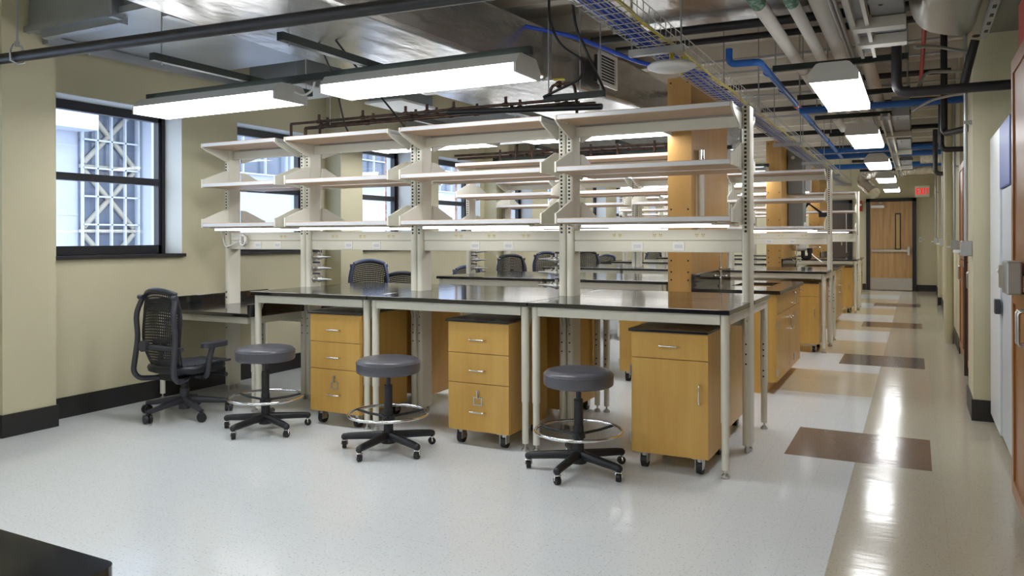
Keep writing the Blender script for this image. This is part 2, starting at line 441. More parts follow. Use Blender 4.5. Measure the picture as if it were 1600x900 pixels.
def post_mesh(x, dark_end=1):
    b = MB(); r = .02
    pts = []
    for cx, cy, a0 in ((x+PW/2-r, PD/2-r, 0), (x-PW/2+r, PD/2-r, 90), (x-PW/2+r, -PD/2+r, 180), (x+PW/2-r, -PD/2+r, 270)):
        for i in range(5):
            a = math.radians(a0+90*i/4); pts.append((cx+r*math.cos(a), cy+r*math.sin(a), .045))
    b.prism(pts, (0, 0, 2.1-.045), STEEL, True)
    for s in (-1, 1):
        y = s*(PD/2); e = s*.0012
        z = 1.335
        while z < 2.085:
            b.box(x-.0068, x+.0068, min(y, y+e), max(y, y+e), z, z+.014, STEELD); z += .025
        for z in (.845, .80, .72, .66, .60, .54):
            rr = .009 if z > .79 else .0055
            b.cyl((x, y-e, z), (x, y+e, z), rr, STEELD, 8)
    b.cyl((x, 0, .02), (x, 0, .05), .011, NICKEL, 8); b.cyl((x, 0, 0), (x, 0, .02), .024, NICKEL, 12)
    b.cyl((x, -.05, .0), (x, -.05, .05), .012, NICKEL, 8); b.cyl((x, .05, .0), (x, .05, .05), .012, NICKEL, 8)
    return b
def make_frame(w, gas=True):
    root = empty('shelving_frame'); tag(root, 'frame', 'shelving')
    for x in (.028, w-.028): post_mesh(x).build('upright', root)
    MB().box(.055, w-.055, -.018, .018, 1.985, 2.05, STEEL).build('top_rail', root)
    rz_ = .62 if w < 1 else .765
    MB().box(.055, w-.055, -.018, .018, rz_, rz_+.085, STEEL).build('bottom_rail', root)
    rc = MB().box(.055, w-.055, -.047, .047, 1.212, 1.283, STEEL).box(.055, w-.055, -.047, .047, 1.288, 1.355, STEEL).box(.056, w-.056, -.04, .04, 1.283, 1.288, STEELD).build('raceway', root, bevel=.003)
    c = w/2
    for s in (-1, 1):
        for dx in ((-.248, .024, .295) if w > 1.0 else (-.25, .2)):
            o = MB()
            for q in (-.02, .02):
                o.cyl((c+dx+q, s*.046, 1.32), (c+dx+q, s*.049, 1.32), .0155, IVORY, 14)
                for u in (-.006, .006): o.box(c+dx+q+u-.0018, c+dx+q+u+.0018, *sorted((s*.049, s*.0495)), 1.32, 1.327, STEELD)
                o.cyl((c+dx+q, s*.049, 1.313), (c+dx+q, s*.0495, 1.313), .0025, STEELD, 6)
            o.build('power_outlet', rc)
        for dx in ((-.11, .16) if w > 1.0 else (-.08, .14)):
            o = MB().box(c+dx-.037, c+dx+.037, *sorted((s*.046, s*.051)), 1.222, 1.275, WHITEP).box(c+dx-.025, c+dx+.025, *sorted((s*.051, s*.0515)), 1.238, 1.26, LAM)
            o.build('data_plate', rc)
    for s in (-1, 1):
        shelf_part(w, 2.091, .3, s, True, root)
        shelf_part(w, 1.76, .3, s, False, root)
        shelf_part(w, 1.431, .3, s, False, root)
        lw = min(.81, w-.24)/2
        tl = MB().box(c-lw-.03, c+lw+.03, *sorted((s*.2, s*.3)), 1.386, 1.3975, FIXT).build('task_light', root)
        MB().box(c-lw, c+lw, *sorted((s*.222, s*.278)), 1.371, 1.386, TUBEM).build('light_tube', tl)
    return root
def leg_mb(x, y, top=.886):
    b = MB().cyl((x, y, .30), (x, y, top), .0245, STEEL, 14).cyl((x, y, .045), (x, y, .30), .0205, STEEL, 14)
    b.cyl((x, y, .02), (x, y, .045), .006, NICKEL, 8).cyl((x, y, 0), (x, y, .014), .024, NICKEL, 14).cyl((x, y, .014), (x, y, .022), .016, NICKEL, 12)
    for z in (.58, .54, .50, .40, .36): b.cyl((x, y+.023, z), (x, y+.0253, z), .006, STEELD, 8)
    return b
def make_table(w, d=.66, z=.914, legz=True):
    """front edge at y=-d, runs back to the core at y=-.076"""
    root = empty('lab_table'); tag(root, 'table', 'lab table')
    MB().box(.002, w-.002, -d, -.076, z-.027, z, EPOXY).build('worktop', root, bevel=.004)
    for x in (.037, w-.037): leg_mb(x, -d+.05, z-.028).build('leg', root)
    MB().box(.06, w-.06, -d+.027, -d+.052, z-.083, z-.028, STEEL).build('apron', root)
    for x0, x1 in ((.014, .038), (w-.038, w-.014)):
        r = MB().box(x0, x1, -d+.072, -.078, z-.083, z-.028, STEEL)
        r.prism([(x0+.008, -d+.072, z-.083), (x0+.008, -d+.072, z-.17), (x0+.008, -d+.10, z-.13), (x0+.008, -d+.12, z-.083)], (.008, 0, 0), STEEL)
        r.prism([(x0+.008, -.078, z-.083), (x0+.008, -.078, z-.2), (x0+.008, -.10, z-.16), (x0+.008, -.125, z-.083)], (.008, 0, 0), STEEL)
        r.build('side_rail', root)
    return root
def make_filler(w):
    b = MB().box(.056, w-.056, -.073, .073, .887, .914, EPOXY)
    return b
def make_desk(w, flip=False):
    root = empty('writing_desk'); tag(root, 'desk', 'desk'); z = .745
    MB().box(.02, w-.005, -.66, -.076, z-.027, z, EPOXY).build('worktop', root, bevel=.004)
    a0, b0 = ((0, w-.03) if not flip else (w-.015, .005))
    MB().box(a0, a0+.015, -.66, 0, z-.027, z+.075, EPOXY).build('wall_splash', root, bevel=.002)
    MB().box(b0, b0+.025, -.66, -.076, z, z+.07, EPOXY).build('side_splash', root, bevel=.002)
    for x in (.06, w-.06): leg_mb(x, -.56, z-.028).build('leg', root)
    MB().box(.085, w-.085, -.60, -.575, z-.083, z-.028, STEEL).build('apron', root)
    for x0 in (.035, w-.06): MB().box(x0, x0+.024, -.535, -.078, z-.083, z-.028, STEEL).build('side_rail', root)
    return root

def pull(cx, y, cz, L=.1, vert=False, d=.028, m=None):
    m = m or CHROME
    h = L/2
    if vert: pts = [(cx, y, cz-h), (cx, y-d, cz-h), (cx, y-d, cz+h), (cx, y, cz+h)]
    else: pts = [(cx-h, y, cz), (cx-h, y-d, cz), (cx+h, y-d, cz), (cx+h, y, cz)]
    return MB().tube(seg_arc(pts, .012, 4), .0048, m, 8)
def caster_mb(x, y, m=NICKEL):
    b = MB().box(x-.035, x+.035, y-.035, y+.035, .088, .0945, m).cyl((x, y, .07), (x, y, .088), .018, m, 10)
    b.box(x-.022, x-.018, y-.02, y+.03, .03, .085, m).box(x+.018, x+.022, y-.02, y+.03, .03, .085, m)
    b.cyl((x-.024, y+.012, .038), (x+.024, y+.012, .038), .008, m, 8)
    return b
def add_caster(x, y, parent):
    c = caster_mb(x, y).build('caster', parent)
    MB().cyl((x-.016, y+.012, .0375), (x+.016, y+.012, .0375), .0375, RUBBER, 18).build('wheel', c)
def make_cabinet(kind):
    """front on -y, origin at the middle of the front"""
    root = empty('mobile_cabinet'); tag(root, 'cab', 'cabinet')
    w, d, z0, z1 = .434, .56, .095, .778; h = w/2
    MB().box(-h, h, .019, d, z0, z1, WOOD).build('body', root, bevel=.001, seg=1)
    MB().box(-h-.014, h+.004, -.014, d+.005, z1, z1+.016, EPOXY).build('top', root, bevel=.003)
    def front(name, za, zb):
        return MB().box(-h, h, 0, .018, za+.002, zb-.002, WOOD).build(name, root, bevel=.0012, seg=1)
    if kind == 'drawers':
        for za, zb in ((.583, z1), (.395, .583), (z0, .395)):
            f = front('drawer', za, zb)
            big = za < .2; cz = (za+zb)/2
            pull(0, 0, cz-(.01 if not big else .025), .105).build('handle', f)
            if big:
                MB().cyl((0, 0, zb-.05), (0, -.006, zb-.05), .011, NICKEL, 12).box(-.002, .002, -.012, -.006, zb-.056, zb-.044, NICKEL).box(-.004, .004, -.016, -.008, zb-.088, zb-.055, NICKEL).build('lock', f)
                MB().box(-.032, .032, -.004, 0, zb-.135, zb-.129, NICKEL).box(-.032, .032, -.004, 0, zb-.09, zb-.084, NICKEL).box(-.032, -.024, -.004, 0, zb-.129, zb-.09, NICKEL).box(.024, .032, -.004, 0, zb-.129, zb-.09, NICKEL).build('card_holder', f)
    else:
        f = front('drawer', .631, z1); pull(0, 0, .705, .105).build('handle', f)
        f = front('door', z0, .631); pull(h-.045, 0, .45, .105, True).build('handle', f)
        for z in (.18, .555):
            MB().box(-h-.008, -h+.001, -.004, .03, z-.028, z+.028, NICKEL).build('hinge', f)
    for x in (-h+.06, h-.06):
        for yy in (.055, d-.07): add_caster(x, yy, root)
    return root

# ------------------------------------------------------------------ row of benches
ROWS = {'A': 'nearest bench row', 'C': 'third bench row', 'E': 'fifth bench row', 'B': 'second row behind it', 'D': 'fourth row', 'F': 'last row by the exit'}
BX = [(-1.21, 1.21, 'aisle-end bay'), (-2.42, 1.21, 'second bay from the aisle'), (-3.50, 1.08, 'third bay from the aisle'), (-4.405, .905, 'window-wall bay')]
frames = {w: None for w in (1.21, 1.08, .905)}
tables = {1.21: None, 1.08: None}
def get(store, w, fn):
    if store[w] is None: store[w] = fn(w); return store[w], True
    return store[w], False
rowname = {'A': 'nearest bench row', 'C': 'third bench row', 'E': 'fifth bench row', 'B': 'second bench row', 'D': 'fourth bench row', 'F': 'farthest bench row'}
fillers = {}
desks = {'d': None, 'f': None}
def row(Y, key, bays, desk=True):
    rn = rowname[key]
    for x, w, nm in bays:
        o, f = get(frames, w, make_frame)
        place(o, f'cream double-sided shelving frame, {rn}, {nm}', (x, Y, 0), group='shelving frames on the benches', first=f)
        if 'wall' in nm:
            if desk:
                if desks['d'] is None: desks['d'] = make_desk(.905+.23); ff = True
                else: ff = False
                place(desks['d'], f'low black-topped desk by the window wall, camera side of {rn}', (x-.225, Y, 0), 0, group='low desks by the windows', first=ff)
                if desks['f'] is None: desks['f'] = make_desk(.905+.23, True); ff = True
                else: ff = False
                place(desks['f'], f'low black-topped desk by the window wall, far side of {rn}', (x+.91, Y, 0), PI, group='low desks by the windows', first=ff)
            if desk:
                q = MB().box(.058, w-.058, -.074, .074, .718, .745, EPOXY).build('worktop_filler'); q.location = (x, Y, 0)
                tag(q, f'narrow black strip between uprights, {rn}, above the low desks', 'worktop strip', 'black strips between the uprights')
                q = MB().box(-.205, .0, -.074, .074, .718, .745, EPOXY).build('worktop_filler'); q.location = (x, Y, 0)
                tag(q, f'narrow black strip between window wall and first upright, {rn}', 'worktop strip', 'black strips between the uprights')
            continue
        o, f = get(tables, w, make_table)
        place(o, f'black-topped lab table, camera side of {rn}, {nm}', (x, Y, 0), 0, group='black-topped lab tables', first=f)
        place(o, f'black-topped lab table, far side of {rn}, {nm}', (x+w, Y, 0), PI, group='black-topped lab tables')
        fl = make_filler(w).build('worktop_filler'); fl.location = (x, Y, 0)
        tag(fl, f'narrow black strip between uprights, {rn}, {nm}', 'worktop strip', 'black strips between the uprights')
row(0, 'A', BX); row(5.115, 'C', BX); row(10.23, 'E', BX)
BXB = [(-2.27, 1.21, 'bay beside the wooden column'), (-3.48, 1.21, 'bay nearer the windows')]
row(2.5, 'B', BXB); row(7.615, 'D', BXB); row(12.73, 'F', BXB)

# gas taps on the uprights
def make_tap():
    r = empty('gas_tap'); tag(r, 'tap', 'tap')
    MB().cyl((-.01, 0, 0), (.0, 0, 0), .026, NICKEL, 14).cyl((0, 0, 0), (.04, 0, 0), .014, NICKEL, 12).sphere((.045, 0, 0), .023, NICKEL, 12).cyl((.045, 0, 0), (.045, 0, .045), .012, NICKEL, 10).cyl((.085, -.008, 0), (.085, -.008, .03), .008, NICKEL, 10).build('valve_body', r)
    MB().tube([(.045, 0, 0), (.085, -.008, .002), (.12, -.016, .004), (.195, -.03, .004)], .008, NICKEL, 8, rads=[.015, .014, .009, .005]).build('nozzle', r)
    MB().box(-.04, .058, -.016, -.002, .042, .056, DGREY).build('lever', r, bevel=.003)
    return r
tap0 = None
for (X, Y, flip, nm) in ((-3.437, 0, 1, 'third bay'), (-1.273, 0, -1, 'upright pair beside the middle of the nearest bench'), (-3.417, 2.5, 1, 'left upright of the row behind')):
    for z, h in ((1.152, 'top'), (1.062, 'middle'), (.972, 'bottom')):
        first = tap0 is None
        if first: tap0 = make_tap()
        place(tap0, {(-3.437): f'{h} chrome gas tap on the left upright pair of the nearest bench', (-3.417): f'{h} chrome gas tap on the left upright of the second row'}.get(X, f'{h} chrome gas tap on the second upright pair from the aisle'),
              (X, Y-.02 if flip > 0 else Y+.02, z), 0 if flip > 0 else PI, group='gas taps in stacks of three', first=first)

# mobile cabinets under the benches
cd = make_cabinet('drawers'); cdoor = make_cabinet('door')
CG = 'mobile maple cabinets under the benches'
place(cd, 'maple three-drawer cabinet under the nearest bench, nearest the mesh chair', (-2.70, -.66, 0), 0, CG, True)
place(cd, 'maple three-drawer cabinet under the middle of the nearest bench', (-1.545, -.675, 0), 0, CG)
place(cdoor, 'maple mobile cabinet with one drawer over one door, aisle end of the nearest bench', (-.334, -.66, 0), 0, CG, True)
place(cdoor, 'maple cabinet behind the one-door cabinet, far side of the nearest bench', (-.39, .69, 0), PI, CG)
place(cd, 'maple cabinet on the far side of the nearest bench behind the middle bay', (-1.5, .69, 0), PI, CG)
place(cd, 'maple cabinet on the far side of the nearest bench behind the left stool', (-2.66, .69, 0), PI, CG)
place(cdoor, 'maple cabinet under the second row left of the wooden column', (-1.29, 1.84, 0), 0, CG)
place(cdoor, 'maple cabinet with casters at the aisle end of the third bench row', (-.30, 4.46, 0), 0, CG)
place(cd, 'maple drawer cabinet in the middle of the third bench row', (-1.6, 4.46, 0), 0, CG)
place(cdoor, 'maple cabinet at the aisle end of the fifth bench row near the exit door', (-.30, 9.57, 0), 0, CG)

# stools
def make_stool():
    r = empty('lab_stool'); tag(r, 'stool', 'stool')
    R = .197
    MB().lathe([(.03, .478), (R-.012, .478), (R-.003, .484), (R, .497), (R, .53), (R-.004, .548), (R-.018, .562), (R-.05, .569), (R-.10, .570), (.02, .568)], VINYL, 40).torus((0, 0, .541), R-.001, .0035, VINYL, 40, 6).build('seat', r)
    MB().box(-.09, .09, -.07, .07, .463, .478, BLACKP).build('seat_plate', r)
    MB().cyl((0, 0, .38), (0, 0, .466), .0145, DGREY, 14).cyl((0, 0, .2), (0, 0, .40), .0255, BLACKP, 16).cyl((0, 0, .05), (0, 0, .25), .031, BLACKP, 16, .028).build('gas_column', r)
    fr = MB().torus((0, 0, .225), .243, .0095, CHROME, 56, 10).build('foot_ring', r)
    sp = MB()
    for k in range(3):
        a = 2*PI*k/3+.5
        sp.tube([(.03*math.cos(a), .03*math.sin(a), .205), (.15*math.cos(a), .15*math.sin(a), .21), (.238*math.cos(a), .238*math.sin(a), .222)], .008, BLACKP, 6)
    sp.cyl((0, 0, .185), (0, 0, .215), .038, BLACKP, 14)
    sp.build('ring_spokes', fr)
    hub = MB().cyl((0, 0, .045), (0, 0, .115), .045, BLACKP, 16, .038).build('base_hub', r)
    for k in range(5):
        a = 2*PI*k/5; c_, s_ = math.cos(a), math.sin(a)
        leg = MB().tube([(.02*c_, .02*s_, .09), (.12*c_, .12*s_, .085), (.25*c_, .25*s_, .076), (.285*c_, .285*s_, .072)], .02, BLACKP, 10, rads=[.028, .024, .022, .02])
        leg.sphere((.285*c_, .285*s_, .070), .022, BLACKP, 10)
        lg = leg.build('base_arm', r)
        x, y_ = .285*c_, .285*s_; t = a+1.0+k
        dx, dy = math.cos(t), math.sin(t)
        cs = MB().cyl((x, y_, .046), (x, y_, .06), .009, CHROME, 8)
        cs.tube([(x-dy*.017, y_+dx*.017, .022), (x-dy*.017+dx*.004, y_+dx*.017+dy*.004, .046), (x+dy*.017, y_-dx*.017, .046), (x+dy*.017, y_-dx*.017, .022)], .0055, CHROME, 6)
        co = cs.build('caster', lg)
        MB().cyl((x-dy*.012, y_+dx*.012, .0225), (x+dy*.012, y_-dx*.012, .0225), .0225, RUBBER, 14).build('wheel', co)
    return r
st = make_stool(); SG = 'grey round lab stools'
place(st, 'grey round stool with chrome foot ring nearest the mesh chair', (-3.061, -.943, 0), math.radians(270), SG, True)
place(st, 'middle grey stool with chrome foot ring, between the two drawer cabinets', (-2.011, -.973, 0), math.radians(270), SG)
place(st, 'grey round stool with chrome foot ring left of the one-door cabinet', (-.80, -.84, 0), math.radians(269), SG)
place(st, 'grey stool under the second row, its chrome ring seen below the nearest bench', (-2.2, 1.62, 0), 1.0, SG)

# mesh task chairs: +y is forward
def make_chair():
    r = empty('mesh_chair'); tag(r, 'chair', 'chair')
    # seat pan: rounded slab, ribbed
    pts = []
    for i in range(32):
        a = 2*PI*i/32; c_, s_ = math.cos(a), math.sin(a); e = .62
        pts.append((.245*math.copysign(abs(c_)**e, c_), .23*math.copysign(abs(s_)**e, s_)+.02))
    b = MB()
    def ring(k, z, dz=0): return [(x*k, y_*k, z+.035*max(0, -(y_+.05))*0+dz) for x, y_ in pts]
    n = 32; rings = [ring(.80, .325), ring(.97, .34), ring(1.0, .365), ring(.97, .384), ring(.88, .389), ring(.3, .380)]
    vs = [v for q in rings for v in q]
    b.add(vs, [(i*n+j, i*n+(j+1) % n, (i+1)*n+(j+1) % n, (i+1)*n+j) for i in range(5) for j in range(n)]+[tuple(range(n-1, -1, -1)), tuple(range(5*n, 6*n))], BLACKP, True)
    for k in range(15):
        y_ = -.17+k*.025; w = .2*math.sqrt(max(.05, 1-((y_-.02)/.25)**2))
        b.tube([(-w, y_, .3875), (0, y_+.004, .384), (w, y_, .3875)], .0065, DGREY, 6)
    b.build('seat', r)
    MB().box(-.16, .16, .20, .30, .372, .387, DGREY).build('seat_front_lip', r, bevel=.006)
    # perforated back
    def back(u, v):      # u -1..1 across, v 0..1 up
        w = .148+.04*math.sin(PI*min(1, v*1.05)*.85) - .012*max(0, v-.8)/.2
        y_ = -.20-.05*v-.035*math.sin(PI*v)*0.6+.05*(u*u)*.9 - .03*math.sin(v*PI*2)*.5
        z = .385+.515*v+.035*v*(1-u*u)
        return Vector((u*w, y_, z))
    NU, NV = 22, 27; mb = MB()
    for i in range(NU):
        for j in range(NV):
            off = .5 if j % 2 else 0
            u0, u1 = -1+2*i/NU, -1+2*(i+1)/NU; v0, v1 = j/NV, (j+1)/NV
            q = [back(u0, v0), back(u1, v0), back(u1, v1), back(u0, v1)]
            c0 = back((u0+u1)/2, (v0+v1)/2)
            if j < 2 or j >= NV-1 or i < 1 or i >= NU-1:
                mb.add(q, [(0, 1, 2, 3)], MESHB); continue
            mids = [(q[k]+q[(k+1) % 4])/2 for k in range(4)]
            hol = [c0+(m_-c0)*.62 for m_ in mids]
            vs = [q[0], mids[0], q[1], mids[1], q[2], mids[2], q[3], mids[3]]+hol
            mb.add(vs, [(7, 0, 1, 8), (7, 8, 11)][:0]+[(0, 1, 8), (0, 8, 11), (0, 11, 7), (2, 3, 9), (2, 9, 8), (2, 8, 1), (4, 5, 10), (4, 10, 9), (4, 9, 3), (6, 7, 11), (6, 11, 10), (6, 10, 5)], MESHB)
    bk = mb.build('backrest', r)
    rim = [back(-1, t/10) for t in range(11)]+[back(-1+2*t/10, 1) for t in range(1, 11)]+[back(1, 1-t/10) for t in range(1, 11)]+[back(1-2*t/10, 0) for t in range(1, 10)]
    MB().tube(rim, .011, BLACKP, 8, True).build('backrest_rim', bk)
    top = [back(-1+2*t/12, 1)+Vector((0, 0, .004)) for t in range(13)]
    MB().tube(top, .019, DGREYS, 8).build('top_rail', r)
    # J-shaped frame bars with end knobs
    for s in (-1, 1):
        t_ = back(s, .985)
        path = [(s*.05, .0, .30), (s*.15, -.13, .285), (s*.195, -.235, .295), (s*.205, -.275, .35), (s*.198, -.262, .46), (s*.192, -.243, .60), (s*.194, -.262, .76), (t_.x+s*.012, t_.y-.02, t_.z-.01)]
        MB().tube(seg_arc(path, .08, 4), .019, DGREY, 10).cyl((t_.x-s*.006, t_.y-.03, t_.z-.008), (t_.x+s*.038, t_.y-.03, t_.z-.008), .018, DGREY, 12).build('back_bar', r)
        # arms
        ap = [(s*.12, .0, .30), (s*.235, .0, .30), (s*.252, -.01, .40), (s*.252, .03, .515)]
        ar = MB().tube(seg_arc(ap, .05, 4), .02, DGREY, 10, rads=None).build('armrest', r)
        poly = []
        for i in range(16):
            a = 2*PI*i/16; poly.append((s*.252+.048*math.cos(a), .05+.115*math.copysign(abs(math.sin(a))**.7, math.sin(a)), .515))
        MB().prism(poly, (0, 0, .034), DGREY, True).build('arm_pad', ar)
    lb = MB().tube([back(-1, .27)+Vector((-.012, -.035, 0)), back(0, .27)+Vector((0, -.02, 0)), back(1, .27)+Vector((.012, -.035, 0))], .018, DGREY, 8)
    q = back(-.5, .27); lb.cyl((q.x, q.y-.062, q.z+.008), (q.x, q.y-.025, q.z+.008), .040, DGREY, 20)
    for s in (-1, 1):
        q = back(s, .27); lb.cyl((q.x+s*.02, q.y-.02, q.z), (q.x+s*.055, q.y-.02, q.z), .014, DGREY, 10)
    lb.build('lumbar_bar', r)
    MB().box(-.1, .1, -.14, .16, .275, .327, BLACKP).tube([(.1, .12, .30), (.24, .16, .295)], .008, BLACKP, 6).sphere((.245, .16, .295), .018, BLACKP, 8).tube([(.1, .0, .30), (.22, -.02, .29)], .008, BLACKP, 6).build('tilt_mechanism', r, bevel=0)
    MB().cyl((0, 0, .1), (0, 0, .28), .026, BLACKP, 14).cyl((0, 0, .06), (0, 0, .2), .033, DGREY, 14).build('gas_column', r)
    MB().cyl((0, 0, .05), (0, 0, .125), .042, DGREY, 16).build('base_hub', r)
    for k in range(5):
        a = 2*PI*k/5+.907; c_, s_ = math.cos(a), math.sin(a)
        lg = MB().tube([(.03*c_, .03*s_, .115), (.16*c_, .16*s_, .1), (.31*c_, .31*s_, .078)], .02, DGREY, 8, rads=[.03, .024, .017]).build('base_arm', r)
        t = a+1.3; dx, dy = math.cos(t), math.sin(t); x, y_ = .31*c_, .31*s_
        cs = MB().cyl((x, y_, .055), (x, y_, .08), .01, BLACKP, 8).box(x-.012, x+.012, y_-.012, y_+.012, .045, .06, BLACKP).build('caster', lg)
        w = MB()
        for q in (-1, 1): w.cyl((x-dy*.006*q, y_+dx*.006*q, .032), (x-dy*.025*q, y_+dx*.025*q, .032), .032, BLACKP, 16)
        w.build('wheel', cs)
    return r
ch = make_chair(); HG = 'black mesh task chairs at the desks'
place(ch, 'black mesh task chair seen from behind at the low desk by the first window', (-3.93, -.88, 0), math.radians(1), HG, True)
def chair(label, X, Y, dz, deg):
    o = place(ch, label, (X, Y, 0), math.radians(deg), HG)
    if dz:                              # raised on its gas lift
        for c_ in o.children:
            if c_.name.split('.')[0] not in ('base_arm', 'base_hub', 'gas_column'): c_.location.z += dz
    if 200 < deg < 300:                 # facing the room: sky reflection painted blue-grey onto the trim
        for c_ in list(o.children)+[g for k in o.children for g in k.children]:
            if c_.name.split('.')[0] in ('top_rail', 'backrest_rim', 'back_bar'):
                c_.material_slots[0].link = 'OBJECT'; c_.material_slots[0].material = SKYSHEEN
    return o
chair('raised mesh chair with a blue sheen behind the gas taps of the nearest bench', -3.97, 1.40, .135, 222)
chair('lower black mesh chair just right of the blue-sheened raised chair', -4.1, 2.05, 0, 45)
chair('low mesh chair half hidden behind the taps of the second row', -4.02, 3.52, .0, 228)
chair('raised black mesh chair framed above the table of the second row', -4.02, 4.38, .135, 48)
chair('mesh chair with blue sheen beside the middle upright, beyond the second row', -4.0, 5.84, .135, 226)
chair('dark mesh chair beyond the third row, beside the fat cream upright', -4.0, 7.1, .135, 40)
chair('mesh chair beyond the fourth row, seen above the table tops', -4.0, 8.5, .04, 228)
chair('farthest mesh chair, left of the wooden column', -4.0, 11.4, .06, 226)

# ------------------------------------------------------------------ sink units with column and panel wall
def make_sink():
    r = empty('sink_cabinet'); tag(r, 'sink', 'sink cabinet')
    x0, x1, y0, y1 = -.845, -.14, 0, 1.45           # body; front on +x
    MB().box(x0, x1-.02, y0+.0, y1, .095, .83, WOOD).box(x0, x1-.085, y0, y1, 0, .095, WOOD).build('body', r)
    # worktop with a cut for the basin
    bx0, bx1, by0, by1 = -.62, -.28, .52, 1.15; X1 = x1+.03; Y0, Y1 = y0-.03, y1+.03; za, zb = .83, .86
    w = MB().box(x0, bx0, Y0, Y1, za, zb, EPOXY).box(bx1, X1, Y0, Y1, za, zb, EPOXY).box(bx0, bx1, Y0, by0, za, zb, EPOXY).box(bx0, bx1, by1, Y1, za, zb, EPOXY)
    w.build('worktop', r)
    MB().box(bx0, bx0+.006, by0, by1, .62, .858, EPOXY).box(bx1-.006, bx1, by0, by1, .62, .858, EPOXY).box(bx0, bx1, by0, by0+.006, .62, .858, EPOXY).box(bx0, bx1, by1-.006, by1, .62, .858, EPOXY).box(bx0, bx1, by0, by1, .615, .621, EPOXY).build('basin', r)
    MB().box(x0, x0+.02, Y0, Y1, zb, zb+.125, EPOXY).build('splash', r, bevel=.002)
    def fr(name, ya, yb, a, b):
        return MB().box(x1-.02, x1, ya+.002, yb-.002, a, b, WOOD).build(name, r, bevel=.0012, seg=1)
    def vpull(y_, z, L=.1, vert=True):
        h = L/2
        p = [(x1, y_, z-h), (x1+.03, y_, z-h), (x1+.03, y_, z+h), (x1, y_, z+h)] if vert else [(x1, y_-h, z), (x1+.03, y_-h, z), (x1+.03, y_+h, z), (x1, y_+h, z)]
        return MB().tube(seg_arc(p, .012, 4), .005, CHROME, 8)
    def hinge(f, y_, z):
        MB().box(x1-.004, x1+.006, y_-.02, y_+.02, z-.03, z+.03, NICKEL).build('hinge', f)
    half = (y1-y0)/2
    d = fr('drawer', 0, y1, .66, .825); vpull(half+.2, .74).build('handle', d)
    a = fr('door', 0, half, .10, .655); vpull(half-.07, .53).build('handle', a); hinge(a, .02, .18); hinge(a, .02, .57)
    b = fr('door', half, y1, .10, .655); vpull(half+.07, .53).build('handle', b); hinge(b, half+.3, .18); hinge(b, half+.3, .57)
    f = MB().cyl((-.70, .45, .86), (-.70, .45, .875), .028, CHROME, 14).cyl((-.70, .45, .86), (-.70, .45, 1.02), .013, CHROME, 12)
    f.tube(seg_arc([(-.70, .45, 1.0), (-.70, .45, 1.20), (-.48, .52, 1.20), (-.48, .52, 1.12)], .08, 6), .009, CHROME, 10)
    f.tube([(-.74, .45, .95), (-.66, .45, .95)], .009, CHROME, 8).tube([(-.70, .42, .93), (-.70, .49, .97)], .008, CHROME, 8).sphere((-.75, .45, .95), .016, CHROME, 8).sphere((-.65, .45, .95), .016, CHROME, 8).sphere((-.70, .45, 1.02), .018, CHROME, 8)
    f.build('faucet', r)
    return r
def make_panel():
    r = empty('column_panel'); tag(r, 'panel', 'panel wall')
    MB().box(-1.06, -.85, 0, .022, 0, 2.705, WOODP).build('end_panel', r, bevel=.001, seg=1)
    b = MB()
    for z in (2.66, 1.95, 1.55, 1.10, 1.0, .93):
        for x in (-1.03, -.88): b.cyl((x, .001, z), (x, -.003, z), .008, STEELD, 10)
    b.build('screw_caps', r)
    MB().box(-1.055, -.855, .022, 1.48, 0, 2.70, WOODP).build('core_wall', r)
    return r
UND2 = UNDER
sk = make_sink(); pn = make_panel()
for i, (Y, wh) in enumerate(((1.85, 'behind the nearest bench'), (6.965, 'behind the third bench row'), (12.08, 'near the exit door'))):
    place(sk, f'maple sink cabinet with black worktop and chrome faucet {wh}', (0, Y, 0), group='sink cabinets along the aisle', first=i == 0)
    place(pn, f'tall maple-clad column wall beside the sink {wh}', (0, Y, 0), group='maple column walls', first=i == 0)
# canister on the first column wall
cn = empty('wall_canister', (-.817, 2.05, 1.35)); tag(cn, 'cream tube canister with silver cap on the first column wall', 'canister')
MB().cyl((0, 0, 0), (0, 0, .64), .031, STEEL, 16).box(-.04, -.02, -.02, .02, .1, .55, STEEL).build('tube', cn)
MB().cyl((0, 0, .64), (0, 0, .73), .033, CHROME, 16).build('cap', cn)
# jointed lamp arm beside the second column wall
la_ = empty('jointed_arm', (-.845, 8.25, 1.55)); tag(la_, 'black jointed arm mounted on the second column wall', 'arm')
MB().box(0, .03, -.04, .04, -.08, .08, BLACKP).build('wall_plate', la_)
MB().tube([(.02, 0, 0), (.22, -.02, .28), (.42, -.04, .12)], .02, BLACKP, 8).sphere((.22, -.02, .28), .032, BLACKP, 10).box(.38, .50, -.10, .02, .06, .13, BLACKP).build('arm_links', la_)
# water units on the second column wall
wu = empty('water_unit', (-.845, 7.55, 1.95)); tag(wu, 'upper grey water purifier box on the second column wall', 'water purifier')
MB().box(0, .22, 0, .34, 0, .70, GREYBOX).build('casing', wu, bevel=.01)
MB().box(.22, .30, .30, .37, .05, .66, WHITEP).build('side_cover', wu)
MB().lathe([(.001, 0), (.028, 0), (.028, .004), (.001, .004)], WHITEP, 16).build('badge', wu).matrix_local = Matrix.Translation((.08, -.004, .55)) @ Matrix.Rotation(PI/2, 4, 'X')
wv = empty('water_dispenser', (-.845, 7.6, 1.02)); tag(wv, 'lower water dispenser with white tank and black trap above the second sink', 'water purifier')
MB().box(0, .22, 0, .34, .42, .80, GREYBOX).build('casing', wv, bevel=.01)
MB().lathe([(.02, .06), (.11, .075), (.12, .12), (.12, .42), (.1, .5), (.06, .52)], WHITEP, 20, (.14, .17, 0)).build('tank', wv)
